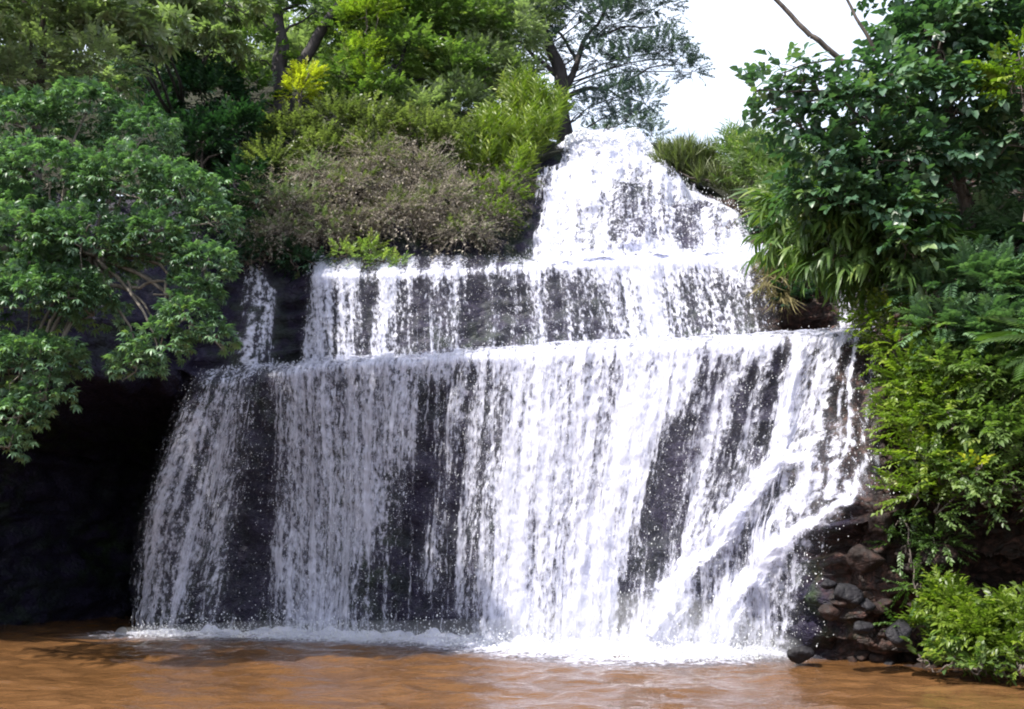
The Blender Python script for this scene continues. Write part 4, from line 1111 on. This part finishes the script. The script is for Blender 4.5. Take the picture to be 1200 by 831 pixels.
plant('shade_creeper', 'dark creeper on the rock between the bare boulders and the sunlit shrub', 'creeper', at(1075, 700, 13.1),
      cl((1062, 640, 13.4, .2), (1072, 690, 13.1, .15), (1055, 610, 13.5, .15), (1064, 735, 12.9, .12), (1100, 640, 13.3, .25)), 'small', 'leaf_mid', 150, (.22, .36), r0=.015, droop=.5, tint=(.3, .2), limb_r=.008, wood='stems', crown='leaves')
plant('small_sprig', 'single bright yellow-green sprig standing out from the right bank', 'plant', at(1146, 565, 12.4), cl((1146, 548, 12.35, .07),), 'broad', 'leaf_yellow', 7, (.16, .2), r0=.01, tint=(.3, .1), limb_r=.006)
def palm(name, label, base, heads):
    root = empty(name, base); tag(root, label, 'palm')
    P = np.array([base] * len(heads)); X = np.array(heads, float); Z = np.tile(np.array((0, -.5, 1.0)), (len(heads), 1))
    V, T, tv = plant_mesh('frond', P + RNG.normal(0, .03, P.shape), X, Z, RNG.uniform(.7, .9, len(heads)), .5 + .2 * RNG.standard_normal(len(heads)))
    mesh_obj('fronds', V, T, M['leaf_mid'], root, attrs={'tint': tv})
    V, T = tube(wander([base - (0, -.15, .9), base], 6, .03), np.linspace(.06, .045, 6), 8)
    mesh_obj('trunk', V, T, M['bark_mid'], root, smooth=True)
palm('fan_palm', 'young palm with narrow drooping fronds at the right edge of the photo', at(1250, 400, 12.2), [(-1, -.2, .5), (-1, -.3, .1), (-.8, -.5, -.1), (-.6, .2, .7), (-.2, -.6, .6), (.6, 0, .6), (.8, -.3, .3), (-.9, .1, -.3)])

# ------------------------------------------------------------------ boulders at the right foot of the fall
def boulder(c, r, seed, mat, label, squash=(1, 1, .75), group=None):
    n_t, n_p = 30, 18
    th = np.linspace(0, 2 * math.pi, n_t, endpoint=False); ph = np.linspace(0.03, math.pi - .03, n_p)
    d = np.stack([np.outer(np.cos(th), np.sin(ph)), np.outer(np.sin(th), np.sin(ph)), np.outer(np.ones(n_t), np.cos(ph))], -1)
    q = d * 1.0
    # faceted: push in along random planes
    rr = np.ones(d.shape[:2])
    rg = np.random.default_rng(seed)
    for k in range(9):
        nv = rg.standard_normal(3); nv /= np.linalg.norm(nv)
        h = rg.uniform(.42, .85)
        dn = d @ nv
        rr = np.minimum(rr, np.where(dn > .05, h / np.maximum(dn, .05), 9))
    rr = rr * (1 + .05 * fbm(d * 4.5 + seed, 3, seed))
    V = np.asarray(c) + d * rr[..., None] * r * np.array(squash)
    T = []
    for a in range(n_t):
        b = (a + 1) % n_t
        for k in range(n_p - 1):
            T.append((a * n_p + k, b * n_p + k, b * n_p + k + 1, a * n_p + k + 1))
    root_c = np.asarray(c)
    V = V.reshape(-1, 3)
    o = mesh_obj('boulder', V - root_c, np.array(T), M[mat], smooth=False, quads=True)
    o.location = Vector(root_c)
    tag(o, label, 'rock', group)
    return o
named = [
    (1018, 655, 13.5, .28, 'boulder', 'reddish brown boulder, largest block halfway up the bare rocks on the right'),
    (1035, 610, 13.6, .26, 'boulder', 'brown rock at the top of the bare bank under the hanging vine'),
    (1100, 650, 13.2, .24, 'boulder', 'brown rock showing in the dark hollow of the right bank'),
    (990, 700, 13.3, .24, 'grey_boulder', 'dark wet boulder splashed by the slanting cascade'),
    (1052, 740, 12.8, .26, 'grey_boulder', 'pale grey flat rock stacked above the waterline beside the sunlit shrub'),
    (938, 769, 13.85, .2, 'grey_boulder', 'black wet rock at the right end of the foam line'),
]
for k, (x, y, Y, r, mt, lb) in enumerate(named):
    boulder(at(x, y, Y), r, 40 + k, mt, lb)
rg = np.random.default_rng(3)
for k in range(28):
    x = rg.uniform(955, 1210); lo = np.interp(x, [955, 1210], [775, 790])
    y = lo - abs(rg.normal(0, 1)) * (26 if x < 1065 else 10) + 4
    Y = on_water(x, lo)[1] + .15 + (lo - y) * .012
    boulder(at(x, y, Y), rg.uniform(.06, .15), 100 + k, rg.choice(['boulder', 'boulder', 'grey_boulder']),
            'small rock in the loose heap along the right waterline', squash=(rg.uniform(.9, 1.3), 1, rg.uniform(.55, .85)), group='small rocks along the right waterline')
for k in range(14):
    y = rg.uniform(585, 770); x = rg.uniform(1000 - (y - 585) * .30, 1085)
    Y = np.interp(y, [590, 740], [13.75, 13.15]) + rg.uniform(-.1, .15)
    boulder(at(x, y, Y), rg.uniform(.06, .18), 200 + k, rg.choice(['boulder', 'boulder', 'grey_boulder']),
            'jagged brown rock bedded in the bare bank right of the falls', squash=(1.1, 1, rg.uniform(.6, .9)), group='jagged rocks in the bare right bank')
